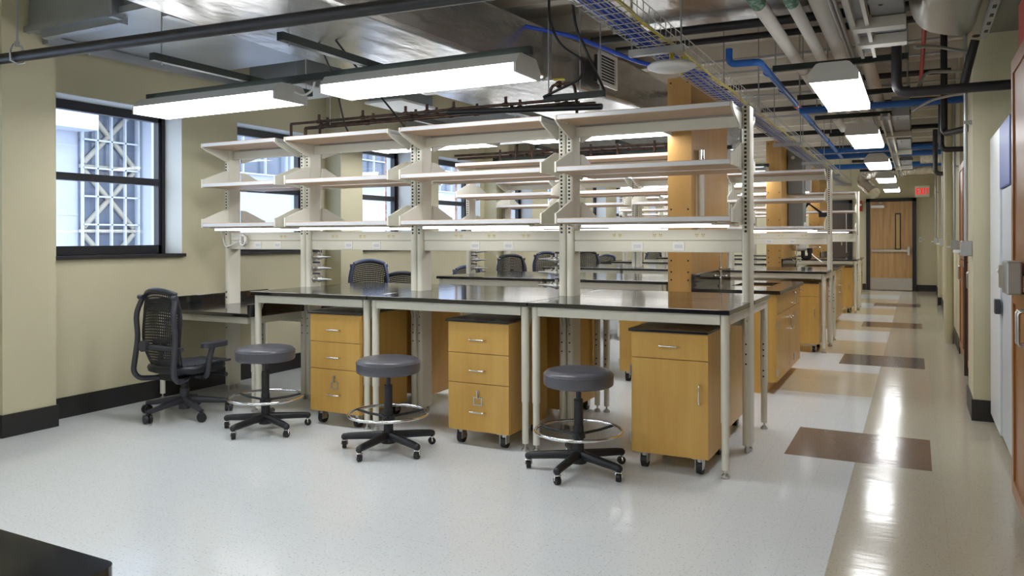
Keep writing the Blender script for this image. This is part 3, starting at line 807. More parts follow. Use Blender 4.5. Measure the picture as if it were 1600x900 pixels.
MB().tube(seg_arc([(.2, .12, .10), (.2, .12, -.05), (.30, .1, -.05), (.30, .1, .08)], .05, 5), .03, BLACKP, 10).cyl((.3, .1, .04), (.3, .1, .11), .04, BLACKP, 12).build('drain_trap', wv)
MB().tube(seg_arc([(.26, .12, .10), (.36, .1, -.02), (.47, .1, -.10)], .05, 4), .007, NICKEL, 8).tube(seg_arc([(.3, .15, .12), (.44, .15, .14), (.46, .15, .04)], .04, 4), .008, CHROME, 8).build('spout', wv)

# ------------------------------------------------------------------ light fixtures
def make_light(L, W=.31, up=True):
    """lens underside at z=0, long axis x"""
    r = empty('ceiling_light'); tag(r, 'light', 'ceiling light')
    h = L/2; w = W/2; H = .115
    prof = [(-w, 0), (-w, .05), (-w+.05, H-.005), (-w+.07, H), (w-.07, H), (w-.05, H-.005), (w, .05), (w, 0)]
    MB().prism([(-h+.014, y_, z) for y_, z in [(-w+.004, .051), (-w+.05, H-.005), (w-.05, H-.005), (w-.004, .051)]], (L-.028, 0, 0), FIXT).build('housing', r)
    for x in (-h, h-.014): MB().prism([(x, y_*1.0, z) for y_, z in prof], (.014, 0, 0), FIXT).build('end_cap', r)
    if up: MB().box(-h+.05, h-.05, -.05, .05, H-.004, H+.003, UPM).build('added_uplight_slot', r)  # unseen top emitter, added to lift the dark ceiling
    MB().prism([(-h+.014, y_, z) for y_, z in [(-w+.016, .002), (-w+.002, .014), (-w+.002, .05), (w-.002, .05), (w-.002, .014), (w-.016, .002)]], (L-.028, 0, 0), LENSM).build('lens', r)
    return r
lt = make_light(1.36); LG = 'fluorescent fixtures over the benches'
rowY = [-1.02, 1.72, 4.28, 6.84, 9.4, 12.0, 14.5]  # last row is hidden, added to brighten the far wall
wh = ['in front of the nearest bench', 'behind the nearest bench shelves', 'between the second and third rows', 'beyond the third row', 'beyond the fourth row', 'over the last row', 'added next to the far wall']
k0 = True
for Y, w_ in zip(rowY, wh):
    for X, s in ((-1.70, 'aisle half'), (-3.43, 'window half')):
        z = 2.2
        place(lt, f'long lit fixture hung over the {s}, {w_}', (X, Y, z), 0, LG, k0); k0 = False
for X, Y in ((-1.7, -3.9), (-1.7, -6.4), (-3.43, -6.4)):  # unseen bench fixtures added behind the camera to brighten the front floor
    place(lt, f'added lit fixture behind the camera, {"aisle" if X > -2 else "window"} half, {"nearer" if Y > -5 else "farther"} pair', (X, Y, 2.2), 0, LG)
la = make_light(1.29, .29, False); AG = 'lit fixtures in line over the aisle'
for i, (Y, nm) in enumerate(((.82, 'nearest'), (3.65, 'second'), (6.7, 'third'), (9.8, 'fourth'), (13.1, 'fifth'))):
    place(la, f'{nm} boxy lit fixture in the line over the aisle', (.44, Y, 2.25), PI/2, AG, i == 0)
place(la, 'added lit aisle fixture above the camera position', (.44, -3.6, 2.25), PI/2, AG)  # this and the next: out of view, added for illumination
place(la, 'added lit aisle fixture behind the camera position', (.44, -6.4, 2.25), PI/2, AG)

# struts, rods and cords of the pendant fixtures
def strut(x0, x1, y0, y1, z0, z1, label, m=GREENST, grp='green steel struts'):
    b = MB().box(x0, x1, y0, y1, z0, z1, m)
    return single('steel_strut', b, label, 'strut', grp)
for Y, w_ in zip(rowY, wh):
    strut(-4.14, -1.0, Y-.02, Y+.02, 2.32, 2.365, f'dark green strut carrying the long fixtures {w_}')
    for X, s in ((-3.14, 'window half'), (-2.13, 'middle')):
        strut(X-.021, X+.021, Y-.75, Y+.62, 2.366, 2.41, f'dark green cross strut at the {s}, {w_}')
rods = [(-3.14, -1.70, 2.35, 'left end of the near cross strut'), (-3.14, -.45, 2.35, 'right end of the near cross strut'), (-2.13, -1.7, 2.35, 'near end of the middle cross strut')]
for x, y_, z, s in rods:
    single('hanger_rod', MB().cyl((x, y_, z), (x, y_, ZC), .0045, CONDUIT, 6), f'thin steel hanger rod at the {s}', 'rod', 'thin hanger rods')
def cord(name, pts, r, m, label, cat='cord', grp=None):
    return single(name, MB().tube(seg_arc(pts, .12, 5), r, m, 6), label, cat, grp)
cord('power_cord', [(-2.74, -1.0, 2.27), (-2.68, -.98, 2.24), (-2.6, -.98, 2.27), (-2.58, -.98, 2.36)], .008, WHITEP, 'white looped cord at the right end of the window-half fixture')
cord('power_cord', [(-2.38, -1.0, 2.27), (-2.45, -.98, 2.22), (-2.52, -.98, 2.28), (-2.54, -.98, 2.36)], .008, WHITEP, 'white looped cord at the left end of the aisle-half fixture')
cord('power_cord', [(-2.62, -.9, 2.6), (-2.66, -.7, 2.4), (-2.9, -.3, 2.15), (-3.0, -.1, 2.08)], .007, CABLEB, 'thin black cord hanging left of the copper pipes')
cord('power_cord', [(-2.48, -.9, 2.6), (-2.46, -.7, 2.45), (-2.6, -.1, 2.25), (-2.5, -.05, 2.1)], .007, CABLEB, 'thin black cord curling beside the copper pipe end')

# ------------------------------------------------------------------ ceiling services
def pipe(name, pts, r, m, label, cat='pipe', grp=None, arc=None, n=14):
    P_ = seg_arc(pts, arc or r*2.2, 5)
    return single(name, MB().tube(P_, r, m, n), label, cat, grp)
# black sprinkler pipe, front left
pipe('sprinkler_pipe', [(-4.64, -2.0, 2.455), (-1.13, -2.0, 2.36), (0.6, -2.0, 2.313)], .033, BLKIRON, 'long black pipe crossing the top left corner of the room')
hk = empty('pipe_hanger', (-4.08, -2.0, 2.44)); tag(hk, 'pear-shaped hanger holding the black pipe near the pilaster', 'hanger')
MB().tube([(0, -.02, .075), (0, -.045, .03), (0, -.04, -.03), (0, 0, -.045), (0, .04, -.03), (0, .045, .03), (0, .02, .075)], .007, CONDUIT, 6).build('clevis_ring', hk)
MB().cyl((0, 0, .07), (0, 0, .8), .006, CONDUIT, 6).cyl((0, 0, .065), (0, 0, .095), .014, CONDUIT, 8).build('rod', hk)
# foil duct
fd = empty('foil_duct'); tag(fd, 'wide foil-wrapped duct over the nearest bench', 'duct')
bot = [(-2.75, -4.2), (-3.06, -.77), (-3.0, 1.0), (-2.9, 3.6), (-1.55, 3.6), (-1.60, 2.45), (-1.70, 1.74), (-1.874, -.06), (-1.95, -1.32), (-2.0, -4.2)]
MB().prism([(x, y_, 2.6) for x, y_ in bot], (0, 0, .42), FOIL).build('duct_body', fd, bevel=.03, seg=3)
MB().box(-3.02, -1.72, .88, .98, 2.585, 2.6, FOIL).box(-1.80, -1.74, .88, .98, 2.6, 3.0, FOIL).build('joint_band', fd)
gr = empty('supply_grille', (-1.60, 1.60, 2.42)); gr.rotation_euler.z = math.radians(-3.5)
tag(gr, 'white louvred supply grille on the side of the foil duct', 'grille')
MB().box(.0, .02, -.2, .2, 0, .03, FIXT).box(0, .02, -.2, .2, .27, .30, FIXT).box(0, .02, -.2, -.16, .03, .27, FIXT).box(0, .02, .16, .2, .03, .27, FIXT).box(-.05, .004, -.16, .16, .03, .27, STEELD).build('frame', gr)
lv = MB()
for k in range(9): lv.prism([(.002, -.16, .035+k*.026), (.018, -.16, .03+k*.026), (.018, -.16, .037+k*.026), (.002, -.16, .045+k*.026)], (0, .32, 0), FIXT)
lv.build('louvres', gr)
gr.location = (-1.59, 1.75, 2.66)
# left galvanised duct
gd = empty('galvanised_duct'); tag(gd, 'broad galvanised duct against the window wall, top left', 'duct')
MB().box(-4.43, -3.12, -1.72, -.22, 2.70, 3.17, GALV).build('duct_body', gd, bevel=.008)
MB().box(-4.43, -3.12, -1.755, -1.72, 2.69, 2.73, GALV).box(-3.5, -3.46, -1.80, -1.72, 2.66, 3.1, GALV).build('flange', gd)
MB().box(-3.42, -3.25, -1.724, -1.721, 2.88, 2.93, WHITEP).build('label_plate', gd)
single('steel_channel', MB().box(-4.44, -4.38, -1.62, .1, 2.64, 2.695, GALV).cyl((-4.41, -1.3, 2.64), (-4.41, -1.3, 2.63), .012, CONDUIT, 8).cyl((-4.41, -.6, 2.64), (-4.41, -.6, 2.63), .012, CONDUIT, 8), 'bolted steel channel under the galvanised duct along the window wall', 'channel')
single('steel_channel', MB().box(-4.3, -3.5, -1.72, -1.66, 2.645, 2.695, GALV), 'short steel channel under the front edge of the galvanised duct', 'channel')
single('steel_channel', MB().box(-3.14, -3.08, -1.7, -.4, 2.64, 2.695, GALV), 'steel channel between galvanised and foil ducts', 'channel')
bx = empty('duct_box', (-4.3, .12, 2.62)); tag(bx, 'grey sheet-metal duct box above the second window', 'duct')
MB().box(0, .55, 0, .6, 0, .57, GALV).box(.2, .23, .2, .23, .57, .73, GALV).build('box_body', bx, bevel=.005)
MB().box(-.02, .57, -.02, .62, -.012, .0, REVEAL).build('bottom_flange', bx)
sky = empty('square_diffuser', (-3.74, 1.08, 2.6)); tag(sky, 'square white diffuser seen below the aisle-half fixture', 'diffuser')
MB().box(0, .36, 0, .55, 0, .59, GALV).box(.16, .19, .26, .29, .59, .75, GALV).build('plenum', sky)
MB().box(-.03, .39, -.03, .58, -.02, 0, REVEAL).build('face', sky)
single('galvanised_duct', MB().box(-4.6, -3.1, 2.9, 3.6, 2.45, 2.8, GALV), 'galvanised duct crossing behind the shelves near the third window', 'duct', bevel=.008)
single('galvanised_duct', MB().box(-4.6, -1.2, 5.9, 6.7, 2.5, 2.85, FOIL), 'foil duct crossing the room beyond the third row', 'duct', bevel=.02)
# copper pipes over the nearest bench
for i, (y_, z, r, x1, s) in enumerate(((.26, 2.30, .012, -1.25, 'uppermost'), (.33, 2.265, .015, -1.15, 'middle'), (.40, 2.295, .012, -1.3, 'rear'))):
    b = MB().cyl((-3.95+.1*i, y_, z), (x1, y_, z), r, COPPER, 10)
    for x in (-3.6, -3.2, -2.75, -2.45, -2.2, -1.75, -1.4):
        xx = x+random.uniform(-.1, .1); b.cyl((xx-.02, y_, z), (xx+.02, y_, z), r+.005, COPPER, 10)
        if random.random() < .6: b.cyl((xx, y_, z), (xx, y_, z+.06), r, COPPER, 8)
    b.cyl((-3.95+.1*i, y_, z), (-3.95+.1*i, y_, z-.12), r, COPPER, 8)
    single('copper_pipe', b, f'{s} copper pipe run with fittings over the nearest bench shelves', 'pipe', 'copper pipes over the nearest bench')
single('copper_pipe', MB().cyl((-2.3, .2, 2.27), (-1.05, .2, 2.215), .022, BLKIRON, 10), 'dark pipe running below the copper pipes over the nearest bench', 'pipe')
vm = MB().tube(seg_arc([(-1.5, .3, 2.3), (-1.48, .3, 2.42), (-1.3, .3, 2.42), (-1.28, .3, 2.28), (-1.28, .3, 2.12)], .04, 4), .012, COPPER, 8).sphere((-1.42, .3, 2.42), .028, COPPER, 10).box(-1.46, -1.38, .28, .32, 2.45, 2.46, YELL)
single('copper_valve', vm, 'copper valve loop at the aisle end of the copper pipes', 'valve')
single('steel_strut', MB().box(-1.45, -1.0, .1, .14, 2.27, 2.31, GREENST), 'short strut carrying copper pipes near the grille', 'strut')
for i, (x, y_) in enumerate(((-1.18, .12), (-1.03, .12), (-3.55, .3), (-1.42, .12))):
    single('hanger_rod', MB().cyl((x, y_, 2.27), (x, y_, ZC), .005, CONDUIT, 6), ['thin rod over the copper pipes, left of the grille', 'thin rod crossing the grille edge', 'thin rod at the window end of the copper pipes', 'thin rod left of the black drop cords'][i], 'rod', 'thin hanger rods')
b = MB()
for y_, z in ((2.9, 2.26), (2.97, 2.23)): b.cyl((-3.9, y_, z), (-1.1, y_, z), .014, COPPER, 8)
for x in (-3.3, -3.1, -2.9, -2.2, -1.9, -1.5): b.cyl((x, 2.9, 2.16), (x, 2.9, 2.3), .013, COPPER, 8).sphere((x+.1, 2.97, 2.23), .024, COPPER, 8)
single('copper_pipe', b, 'copper pipe pair over the second row, seen between the shelves', 'pipe')
cord('drop_cord', [(-1.36, .0, 3.0), (-1.36, .0, 2.8), (-1.28, .0, 2.62), (-1.1, .0, 2.5), (-1.12, .0, 2.38), (-1.45, .1, 2.3)], .010, CABLEB, 'thick black drop cord with a big bend beside the foil duct')
cord('drop_cord', [(-1.14, -.1, 2.86), (-1.12, -.1, 2.7), (-1.02, -.05, 2.45), (-1.0, .12, 2.31)], .010, CABLEB, 'straighter black drop cord left of the grille')
cord('blue_cable_run', [(-2.2, .4, 3.05), (-1.45, .7, 2.86), (-.95, .8, 2.62), (-.45, .9, 2.5)], .016, BLUEC, 'blue cable bundle sagging from the tray across the foil duct', 'cable')

# wire basket tray along the aisle
TX0, TX1, TZ = -.535, -.335, 2.40
tr = empty('cable_tray'); tag(tr, 'long zinc wire basket tray running above the bench ends', 'cable tray')
wm = MB(); TY0, TY1 = -3.2, 13.4
for x in (TX0, TX0+.05, TX0+.10, TX0+.15, TX1): wm.cyl((x, TY0, TZ), (x, TY1, TZ), .003, WIRE, 5)
for z in (TZ+.05, TZ+.1):
    for x in (TX0, TX1): wm.cyl((x, TY0, z), (x, TY1, z), .003, WIRE, 5)
y_ = TY0
while y_ < TY1:
    wm.tube([(TX0, y_, TZ+.1), (TX0, y_, TZ-.003), (TX1, y_, TZ-.003), (TX1, y_, TZ+.1)], .003, WIRE, 4); y_ += .1
wm.build('wire_basket', tr)
for i, y_ in enumerate((-.55, 1.9, 4.6, 7.2, 9.8, 12.4)):
    s = MB().box(TX0-.06, TX1+.06, y_-.02, y_+.02, TZ-.045, TZ-.006, CONDUIT)
    for x in (TX0-.045, TX1+.045): s.cyl((x, y_, TZ-.05), (x, y_, ZC), .0055, CONDUIT, 6)
    s.build('trapeze_hanger', tr)
bc = MB()
for k in range(11):
    x = TX0+.012+.012*k*.95; z = TZ+.008+random.random()*.014
    pts = [(x+random.uniform(-.006, .006), TY0+j*(TY1-TY0)/24, z+random.uniform(-.003, .006)) for j in range(25)]
    bc.tube(pts, .0055, BLUEC, 5)
single('data_cables', bc, 'bundle of blue data cables lying in the wire tray', 'cables', kind='stuff')
yc = [(TX1-.025+.006*math.sin(j*1.3), TY0+j*(TY1-TY0)/60, TZ+.018+.004*math.sin(j*2.1)) for j in range(61)]
single('yellow_conduit', MB().tube(yc, .010, YELL, 7), 'yellow corrugated conduit lying in the wire tray', 'conduit')
ap = empty('wireless_antenna', (-.36, -.5, 2.285)); tag(ap, 'white disc-shaped ceiling antenna hanging under the wire tray', 'antenna')
MB().lathe([(.01, -.022), (.10, -.020), (.135, -.006), (.138, .006), (.12, .02), (.05, .026), (.01, .026)], WHITEP, 32).build('disc', ap)
MB().cyl((0, 0, .02), (0, 0, .10), .012, YELL, 8).build('yellow_lead', ap)
cord('yellow_patch_lead', [(-.36, -.2, 2.42), (-.37, -.2, 2.33), (-.38, -.21, 2.29), (-.385, -.2, 2.34), (-.38, -.2, 2.41)], .006, YELL, 'yellow patch lead looping below the tray beside the antenna', 'cable')

# insulated pipes over the aisle
for i, (x, r, z, s) in enumerate(((.015, .045, 2.76, 'first, farthest left'), (.215, .04, 2.74, 'second, slimmer'), (.365, .078, 2.80, 'third, fattest'), (.535, .056, 2.76, 'fourth, next to the busway'))):
    e = empty('insulated_pipe'); tag(e, f'{s} of the four white insulated pipes along the aisle ceiling', 'pipe', 'white insulated pipes')
    MB().cyl((x, -3.0, z), (x, 13.0, z), r, INSUL, 20).build('insulation', e)
    if i < 2: MB().cyl((x, -.25, z), (x, .12, z), r+.002, GREENB, 20, caps=False).build('green_band', e)
single('conduit', MB().cyl((.437, -3, 2.69), (.437, 11, 2.69), .012, CONDUIT, 8).cyl((.462, -3, 2.69), (.462, 11, 2.69), .009, CONDUIT, 8), 'pair of slim conduits between the white pipes', 'conduit')
# struts under the pipes
for i, y_ in enumerate((1.55, 3.0, 4.45, 6.1, 8.0, 10.2, 12.4)):
    strut(-.12, .84, y_-.02, y_+.02, 2.615, 2.66, f'dark green strut under the white pipes, number {["one","two","three","four","five","six","seven"][i]} along the aisle', grp='trapeze struts under the white pipes')
    single('hanger_rod', MB().cyl((-.1, y_, 2.6), (-.1, y_, ZC), .006, CONDUIT, 6), f'rod at the left end of trapeze strut {["one","two","three","four","five","six","seven"][i]} over the aisle', 'rod', 'thin hanger rods')
    single('hanger_rod', MB().cyl((.82, y_, 2.6), (.82, y_, ZC), .006, CONDUIT, 6), f'rod at the right end of trapeze strut {["one","two","three","four","five","six","seven"][i]} over the aisle', 'rod', 'thin hanger rods')
for i, (x, z, r) in enumerate(((.015, 2.76, .047), (.215, 2.74, .042), (.365, 2.80, .08))):
    for j, y_ in enumerate((2.3, 3.75, 5.3)):
        b = MB().tube([(x+r*math.cos(a), y_, z+r*math.sin(a)) for a in [PI*.5+2*PI*k/16 for k in range(17)]], .004, CONDUIT, 5)
        b.cyl((x, y_, z+r), (x, y_, ZC), .005, CONDUIT, 6)
        single('pipe_hanger', b, f'ring hanger on the {["first","second","fat third"][i]} white pipe, {["nearest","middle","farthest"][j]} of three', 'hanger', 'ring hangers on the white pipes')
# black iron pipes crossing at the deck
for i, (y_, z, r) in enumerate(((1.15, 2.93, .035), (1.75, 2.98, .028), (3.9, 2.96, .03), (5.6, 2.95, .03), (8.2, 2.95, .035), (10.6, 2.95, .03))):
    single('iron_pipe', MB().cyl((-1.5, y_, z), (1.2, y_+.12, z), r, BLKIRON, 10), f'black iron pipe crossing under the deck, {["first","second","third","fourth","fifth","sixth"][i]} from the camera', 'pipe', 'black pipes crossing the aisle ceiling')
# blue pipes
pipe('blue_pipe', [(-.36, 1.06, 2.72), (-.36, 1.06, 2.605), (-.14, 1.06, 2.6), (-.19, 9.0, 2.6)], .026, BLUEP, 'blue pipe with an elbow turning down the aisle ceiling', arc=.05)
for i, y_ in enumerate((1.5, 2.3, 3.2, 4.6, 6.4)):
    single('pipe_coupling', MB().cyl((-.145-.006*y_/1.5, y_-.04, 2.6), (-.145-.006*y_/1.5, y_+.04, 2.6), .031, BLUEP if i != 2 else ORANGE, 14), f'{["first","second","orange third","fourth","fifth"][i]} coupling along the blue aisle pipe', 'coupling', 'couplings on the blue pipe')
for i, (x0, x1, y_, z, r) in enumerate(((-.05, 1.95, 2.6, 2.45, .03), (-.55, 1.33, 7.9, 2.61, .04), (-.6, 1.3, 9.0, 2.625, .045), (-.6, 1.3, 11.2, 2.63, .05))):
    single('blue_pipe', MB().cyl((x0, y_, z), (x1, y_, z), r, BLUEP, 12), f'{["nearest","second","third","farthest"][i]} blue pipe crossing the aisle ceiling sideways', 'pipe', 'blue pipes crossing the aisle')
# busway with grey boxes
bw = empty('busway'); tag(bw, 'white electrical busway with grey plug-in boxes beside the white pipes', 'busway')
for ya, yb in ((-3, .78), (3.9, 12.5)):
    MB().box(.565, .585, ya, yb, 2.49, 2.56, GREYW).box(.635, .655, ya, yb, 2.49, 2.56, GREYW).box(.585, .635, ya, yb, 2.53, 2.56, GREYBOX).build('rail', bw)
for i, (y0, y1) in enumerate(((-1.6, -.75), (-.62, .0), (.06, .42), (4.0, 5.4), (6.2, 7.6), (9.3, 10.4))):
    b = MB().box(.665, .83, y0, y1, 2.54, 2.74, GREYBOX).box(.57, .838, y1-.10, y1, 2.475, 2.535, GREYW)
    for yy in (y0+.15, y0+.3): b.cyl((.72, yy, 2.54), (.72, yy, 2.537), .012, STEELD, 8)
    b.build('plug_box', bw)
# round duct, upper right
rd = empty('round_duct'); tag(rd, 'broad silver oval duct at the upper right over the aisle', 'duct')
b = MB(); n = 28; vs = []
for y_, sc in ((-3.0, 1), (.86, 1)):
    for j in range(n):
        a = 2*PI*j/n; ca, sa = math.cos(a), math.sin(a); e = .6
        vs.append((1.05+.205*math.copysign(abs(ca)**e, ca), y_+(.24*math.copysign(abs(ca)**e, ca) if y_ > 0 else 0), 2.86+.25*math.copysign(abs(sa)**.8, sa)))
b.add(vs, [(i, (i+1) % n, n+(i+1) % n, n+i) for i in range(n)], SPIRAL, True); b.add(vs, [tuple(range(n-1, -1, -1)), tuple(range(n, 2*n))], SPIRAL)
b.build('duct_shell', rd)
b = MB().box(1.26, 1.30, -1.5, 1.05, 2.60, 2.64, CONDUIT)
for k in range(12): b.box(1.27, 1.29, -1.4+k*.2, -1.33+k*.2, 2.598, 2.6, STEELD)
single('steel_channel', b, 'slotted steel channel on the wall side of the silver duct', 'channel')
# flexible duct at the end of the aisle
pts = seg_arc([(1.32, 13.4, 2.72), (-.05, 13.3, 2.66), (-.12, 13.3, 2.45), (.12, 13.0, 2.2)], .22, 7)
single('flexible_duct', MB().tube(pts, .13, FLEX, 16), 'crumpled silver flexible duct elbow above the exit door', 'duct')
single('galvanised_duct', MB().cyl((.95, 9.6, 2.66), (1.34, 9.6, 2.66), .16, FLEX, 18), 'short silver duct stub against the right wall near the exit', 'duct')
# black drain pipes, right
pipe('black_pipe', [(.77, 1.0, 2.6), (.77, 1.0, 2.28), (1.94, .98, 2.275)], .033, BLKIRON, 'black pipe dropping from the busway and running right to the wall')
pipe('black_pipe', [(1.09, 2.35, 3.2), (1.09, 2.35, 2.14), (1.245, 2.35-.3, 2.14)], .026, BLKIRON, 'second black drain pipe with elbow into the right column')
pipe('black_pipe', [(1.12, 4.3, 2.75), (1.12, 4.3, 2.2), (1.33, 4.3, 2.2)], .028, BLKIRON, 'third black drain pipe along the right wall')
pipe('black_pipe', [(1.12, 7.1, 2.75), (1.12, 7.1, 2.15), (1.345, 7.1, 2.15)], .03, BLKIRON, 'fourth black drain pipe along the right wall')
pipe('black_pipe', [(1.245, 1.25, 2.64), (1.2, 1.28, 2.45), (1.17, 1.3, 2.3)], .028, BLKIRON, 'short slanted black pipe stub with brass ring below the silver duct')
single('brass_ring', MB().torus((1.25, 1.24, 2.665), .022, .005, COPPER, 16, 6), 'brass ring on top of the slanted pipe stub', 'ring')
pipe('red_pipe', [(.95, 1.9, 2.95), (.93, 4.5, 2.9)], .018, REDP, 'thin red pipe behind the black pipes, upper right')
for i, (pp, s) in enumerate((([(.88, 1.1, 2.6), (1.0, 1.4, 2.66), (1.245, 1.57, 2.62)], 'upper'), ([(.88, 1.2, 2.3), (.95, 1.5, 2.5), (1.245, 1.9, 2.55)], 'middle'), ([(.86, 2.4, 2.35), (1.0, 2.3, 2.42), (1.245, 2.05, 2.42)], 'lower'))):
    pipe('conduit', pp, .012, CONDUIT, f'{s} bent conduit crossing near the right column', 'conduit', 'bent conduits upper right', arc=.1, n=8)
# cross conduits near the deck
for i, (y_, z) in enumerate(((1.4, 3.05), (2.7, 3.0), (3.4, 3.02), (4.9, 3.02), (6.6, 3.0))):
    single('conduit', MB().cyl((-1.4, y_, z), (1.9, y_, z), .012, CONDUIT, 8), f'thin conduit across the deck, {["first","second","third","fourth","fifth"][i]} from the camera', 'conduit', 'conduits across the deck')
# overhead foil duct crossing beyond the tray
single('galvanised_duct', MB().box(-1.3, .22, -1.6, 1.42, 2.99, 3.18, FOIL), 'foil duct crossing above the wire tray at the top of the picture', 'duct', bevel=.03)
single('steel_channel', MB().box(-.25, -.21, -.3, .5, 2.92, 2.96, CONDUIT), 'slanted support channel beside the wire tray', 'channel')

# ------------------------------------------------------------------ right side
def make_junction(L):
    r = empty('conduit_drop'); tag(r, 'x', 'conduit')
    MB().box(-.075, 0, -.05, .05, -.055, .055, CONDUIT).build('junction_box', r, bevel=.006)
    MB().cyl((-.04, 0, .05), (-.04, 0, L), .013, CONDUIT, 10).box(-.05, 0, -.03, .03, L*.45, L*.45+.02, CONDUIT).build('riser', r)
    MB().box(-.12, -.075, -.012, .012, -.03, -.01, WHITEP).build('plug', r)
    return r
jb = make_junction(2.0); JG = 'conduit drops along the right wall'
place(jb, 'conduit drop with junction box on the near right column', (1.245, 1.62, 1.22), 0, JG, True)
place(jb, 'conduit drop with junction box beside the round beige column', (1.32, 5.45, 1.205), 0, JG)
place(jb, 'conduit drop with junction box on the second wall column', (1.262, 7.75, 1.22), 0, JG)
place(jb, 'farthest conduit drop with junction box on the right wall', (1.262, 12.0, 1.225), 0, JG)
nj = empty('junction_box', (1.29, -.80, 1.13)); tag(nj, 'metal junction box on the cherry cabinet at the right picture edge', 'junction box')
MB().box(-.06, 0, -.13, .05, -.075, .07, CONDUIT).build('box_body', nj, bevel=.008)
MB().box(-.075, -.06, -.02, .03, -.05, .05, NICKEL).cyl((-.07, .03, .02), (-.07, .09, .02), .01, WHITEP, 8).build('latch', nj)
single('round_column', MB().cyl((1.24, 6.04, 0), (1.24, 6.04, ZC), .055, WALL, 24), 'slim round beige pipe column standing by the right wall', 'column')

def make_tall(L, H=2.2, n=1, glass=True):
    """face on -x at x=0, runs +y"""
    r = empty('tall_cabinet'); tag(r, 'x', 'cabinet')
    MB().box(.022, .45, 0, L, .08, H, WOODR).box(.06, .45, 0, L, 0, .08, BASE).build('body', r)
    w = L/n
    for i in range(n):
        for za, zb, nm in ((.09, 1.06, 'lower'), (1.07, H-.01, 'upper')):
            a, b = i*w+.003, (i+1)*w-.003; s = .065
            d = MB().box(0, .02, a, b, za, za+s, WOODR).box(0, .02, a, b, zb-s, zb, WOODR).box(0, .02, a, a+s, za+s, zb-s, WOODR).box(0, .02, b-s, b, za+s, zb-s, WOODR)
            d.box(.008, .014, a+s, b-s, za+s, zb-s, WOODR)
            o = d.build('door', r)
            hy = a+.035 if i % 2 else b-.035
            hz = .93 if nm == 'lower' else 1.25
            if nm == 'lower':
                MB().tube(seg_arc([(0, hy, hz-.07), (-.035, hy, hz-.07), (-.035, hy, hz+.07), (0, hy, hz+.07)], .015, 4), .007, NICKEL, 8).build('handle', o)
    return r
tl = make_tall(1.2, 2.15, 2)
place(tl, 'cherry-wood tall cabinet at the right edge, nearest the camera', (1.29, -1.69, 0), 0, 'cherry tall cabinets', True)
t2 = make_tall(1.35, 2.28, 2)
place(t2, 'cherry tall cabinet just beyond the near right column', (1.31, 2.16, 0), 0, 'cherry tall cabinets', True)
t3 = make_tall(1.3, 2.08, 2)
place(t3, 'farther cherry tall cabinet before the round column', (1.31, 3.72, 0), 0, 'cherry tall cabinets', True)
single('dark_end_panel', MB().box(1.285, 1.76, 3.54, 3.58, 0, 2.08, DKDOOR), 'dark end panel between the two cherry cabinets', 'panel')
# freezer
fz = empty('upright_freezer', (1.345, .2, 0)); tag(fz, 'tall white freezer with blue top corner beside the right column', 'freezer')
MB().box(.06, .58, 0, 1.27, .06, 1.97, FRIDGE).box(.1, .58, .03, 1.2, 0, .06, BASE).build('body', fz, bevel=.006)
MB().box(0, .058, .58, 1.262, .07, 1.985, FRIDGE).build('door', fz, bevel=.006)
MB().box(.0, .058, 0, .575, 1.60, 1.985, FRBLUE).build('blue_header', fz, bevel=.006)
MB().box(.012, .058, 0, .575, .07, 1.595, mat('freezer_grey', S(196, 204, 210), .35)).build('side_panel', fz, bevel=.004)
MB().box(-.03, .0, .52, .6, .83, .92, DGREY).build('latch', fz, bevel=.004)
single('red_sign', MB().box(1.372, 1.40, -.3, 0.02, 2.26, 2.53, REDP), 'red wall sign at the top right edge, above the cherry cabinet', 'sign')
single('wall_bracket', MB().box(1.40, 1.95, -.16, -.12, 2.38, 2.42, BLKIRON), 'black bracket holding the red sign to the right wall', 'bracket')

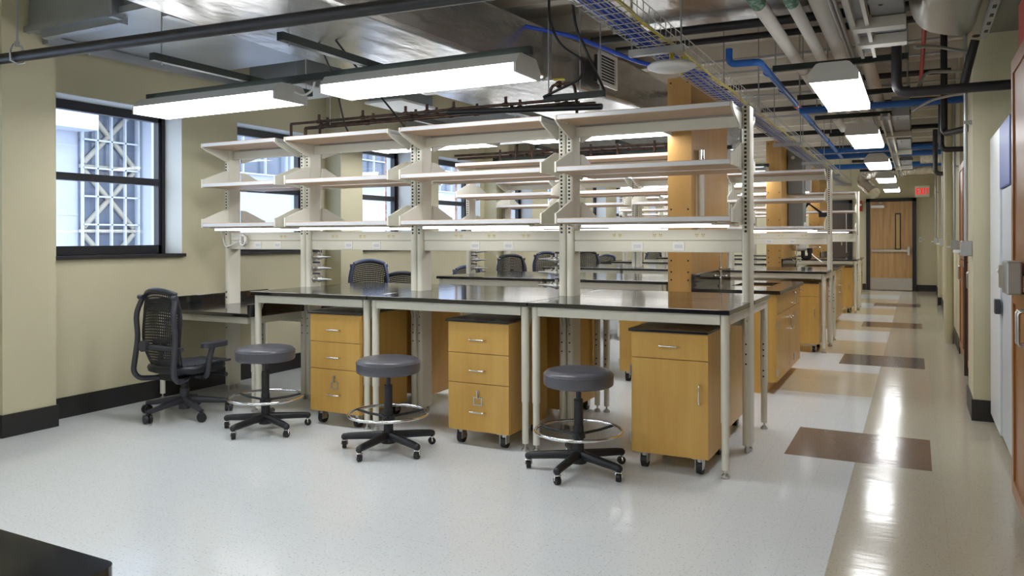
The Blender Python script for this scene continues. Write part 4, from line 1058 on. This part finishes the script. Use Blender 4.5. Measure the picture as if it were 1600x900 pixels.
# near bench corner, bottom left
nb = empty('near_worktop'); tag(nb, 'black bench corner cut off at the bottom left of the picture', 'lab table')
MB().rbox(-1.8, .02, -5.4, -4.28, .885, .914, EPOXY, .02, 5).build('worktop', nb)
MB().box(-1.75, -.03, -5.35, -4.33, .10, .885, BLACKP).box(-1.7, -.08, -5.3, -4.4, 0, .10, BASE).build('base_cabinet', nb)

# far wall fittings
ex = empty('exit_sign', (1.022, YF-.03, 2.37)); tag(ex, 'lit EXIT sign with red letters above and right of the door', 'sign')
MB().box(-.155, .155, -.03, .03, -.13, .13, EXITW).build('case', ex, bevel=.006)
lt_ = MB()
def stroke(x0, x1, z0, z1): lt_.box(x0, x1, -.036, -.031, z0, z1, EXITR)
def diag(x0, z0, x1, z1, w=.0125): lt_.prism([(x0-w, -.036, z0), (x0+w, -.036, z0), (x1+w, -.036, z1), (x1-w, -.036, z1)], (0, .005, 0), EXITR)
h = .075
stroke(-.128, -.105, -h, h)
for z in (-h, -.0105, h-.021): stroke(-.128, -.068, z, z+.021)
diag(-.038, -h, .012, h); diag(.012, -h, -.038, h)
stroke(.040, .062, -h, h); stroke(.095, .117, -h, h); stroke(.076, .136, h-.021, h)
lt_.build('letters', ex)
fa = empty('fire_alarm', (-.31, YF-.03, 2.05)); tag(fa, 'small red fire alarm left of the exit door', 'alarm')
MB().box(-.035, .035, -.03, .03, -.13, .13, REDP).build('case', fa, bevel=.004); MB().box(-.02, .02, -.04, -.03, .0, .05, WHITEP).build('strobe', fa)
single('light_switch', MB().box(.955, 1.01, YF-.012, YF, 1.17, 1.28, NICKEL).box(.972, .982, YF-.02, YF-.012, 1.2, 1.25, STEELD).box(.988, .996, YF-.02, YF-.012, 1.2, 1.25, STEELD), 'metal light switch plate right of the exit door', 'switch')
# coiled cord on the window-wall bay raceway
cc = []
for i in range(60):
    a = i*.62; cc.append((-4.17+.03*math.cos(a)+.008*math.sin(i*1.7), -.075-.012*math.sin(i*.9), 1.29+.045*math.sin(a)+.006*math.cos(i*2.3)))
single('coiled_cord', MB().tube(cc, .006, WHITEP, 6).tube(seg_arc([(-4.2, -.07, 1.29), (-4.38, -.085, 1.22), (-4.40, -.09, 1.33), (-4.30, -.2, 1.38)], .05, 5), .006, WHITEP, 6), 'coiled white power cord hanging on the window-wall outlet strip', 'cord')
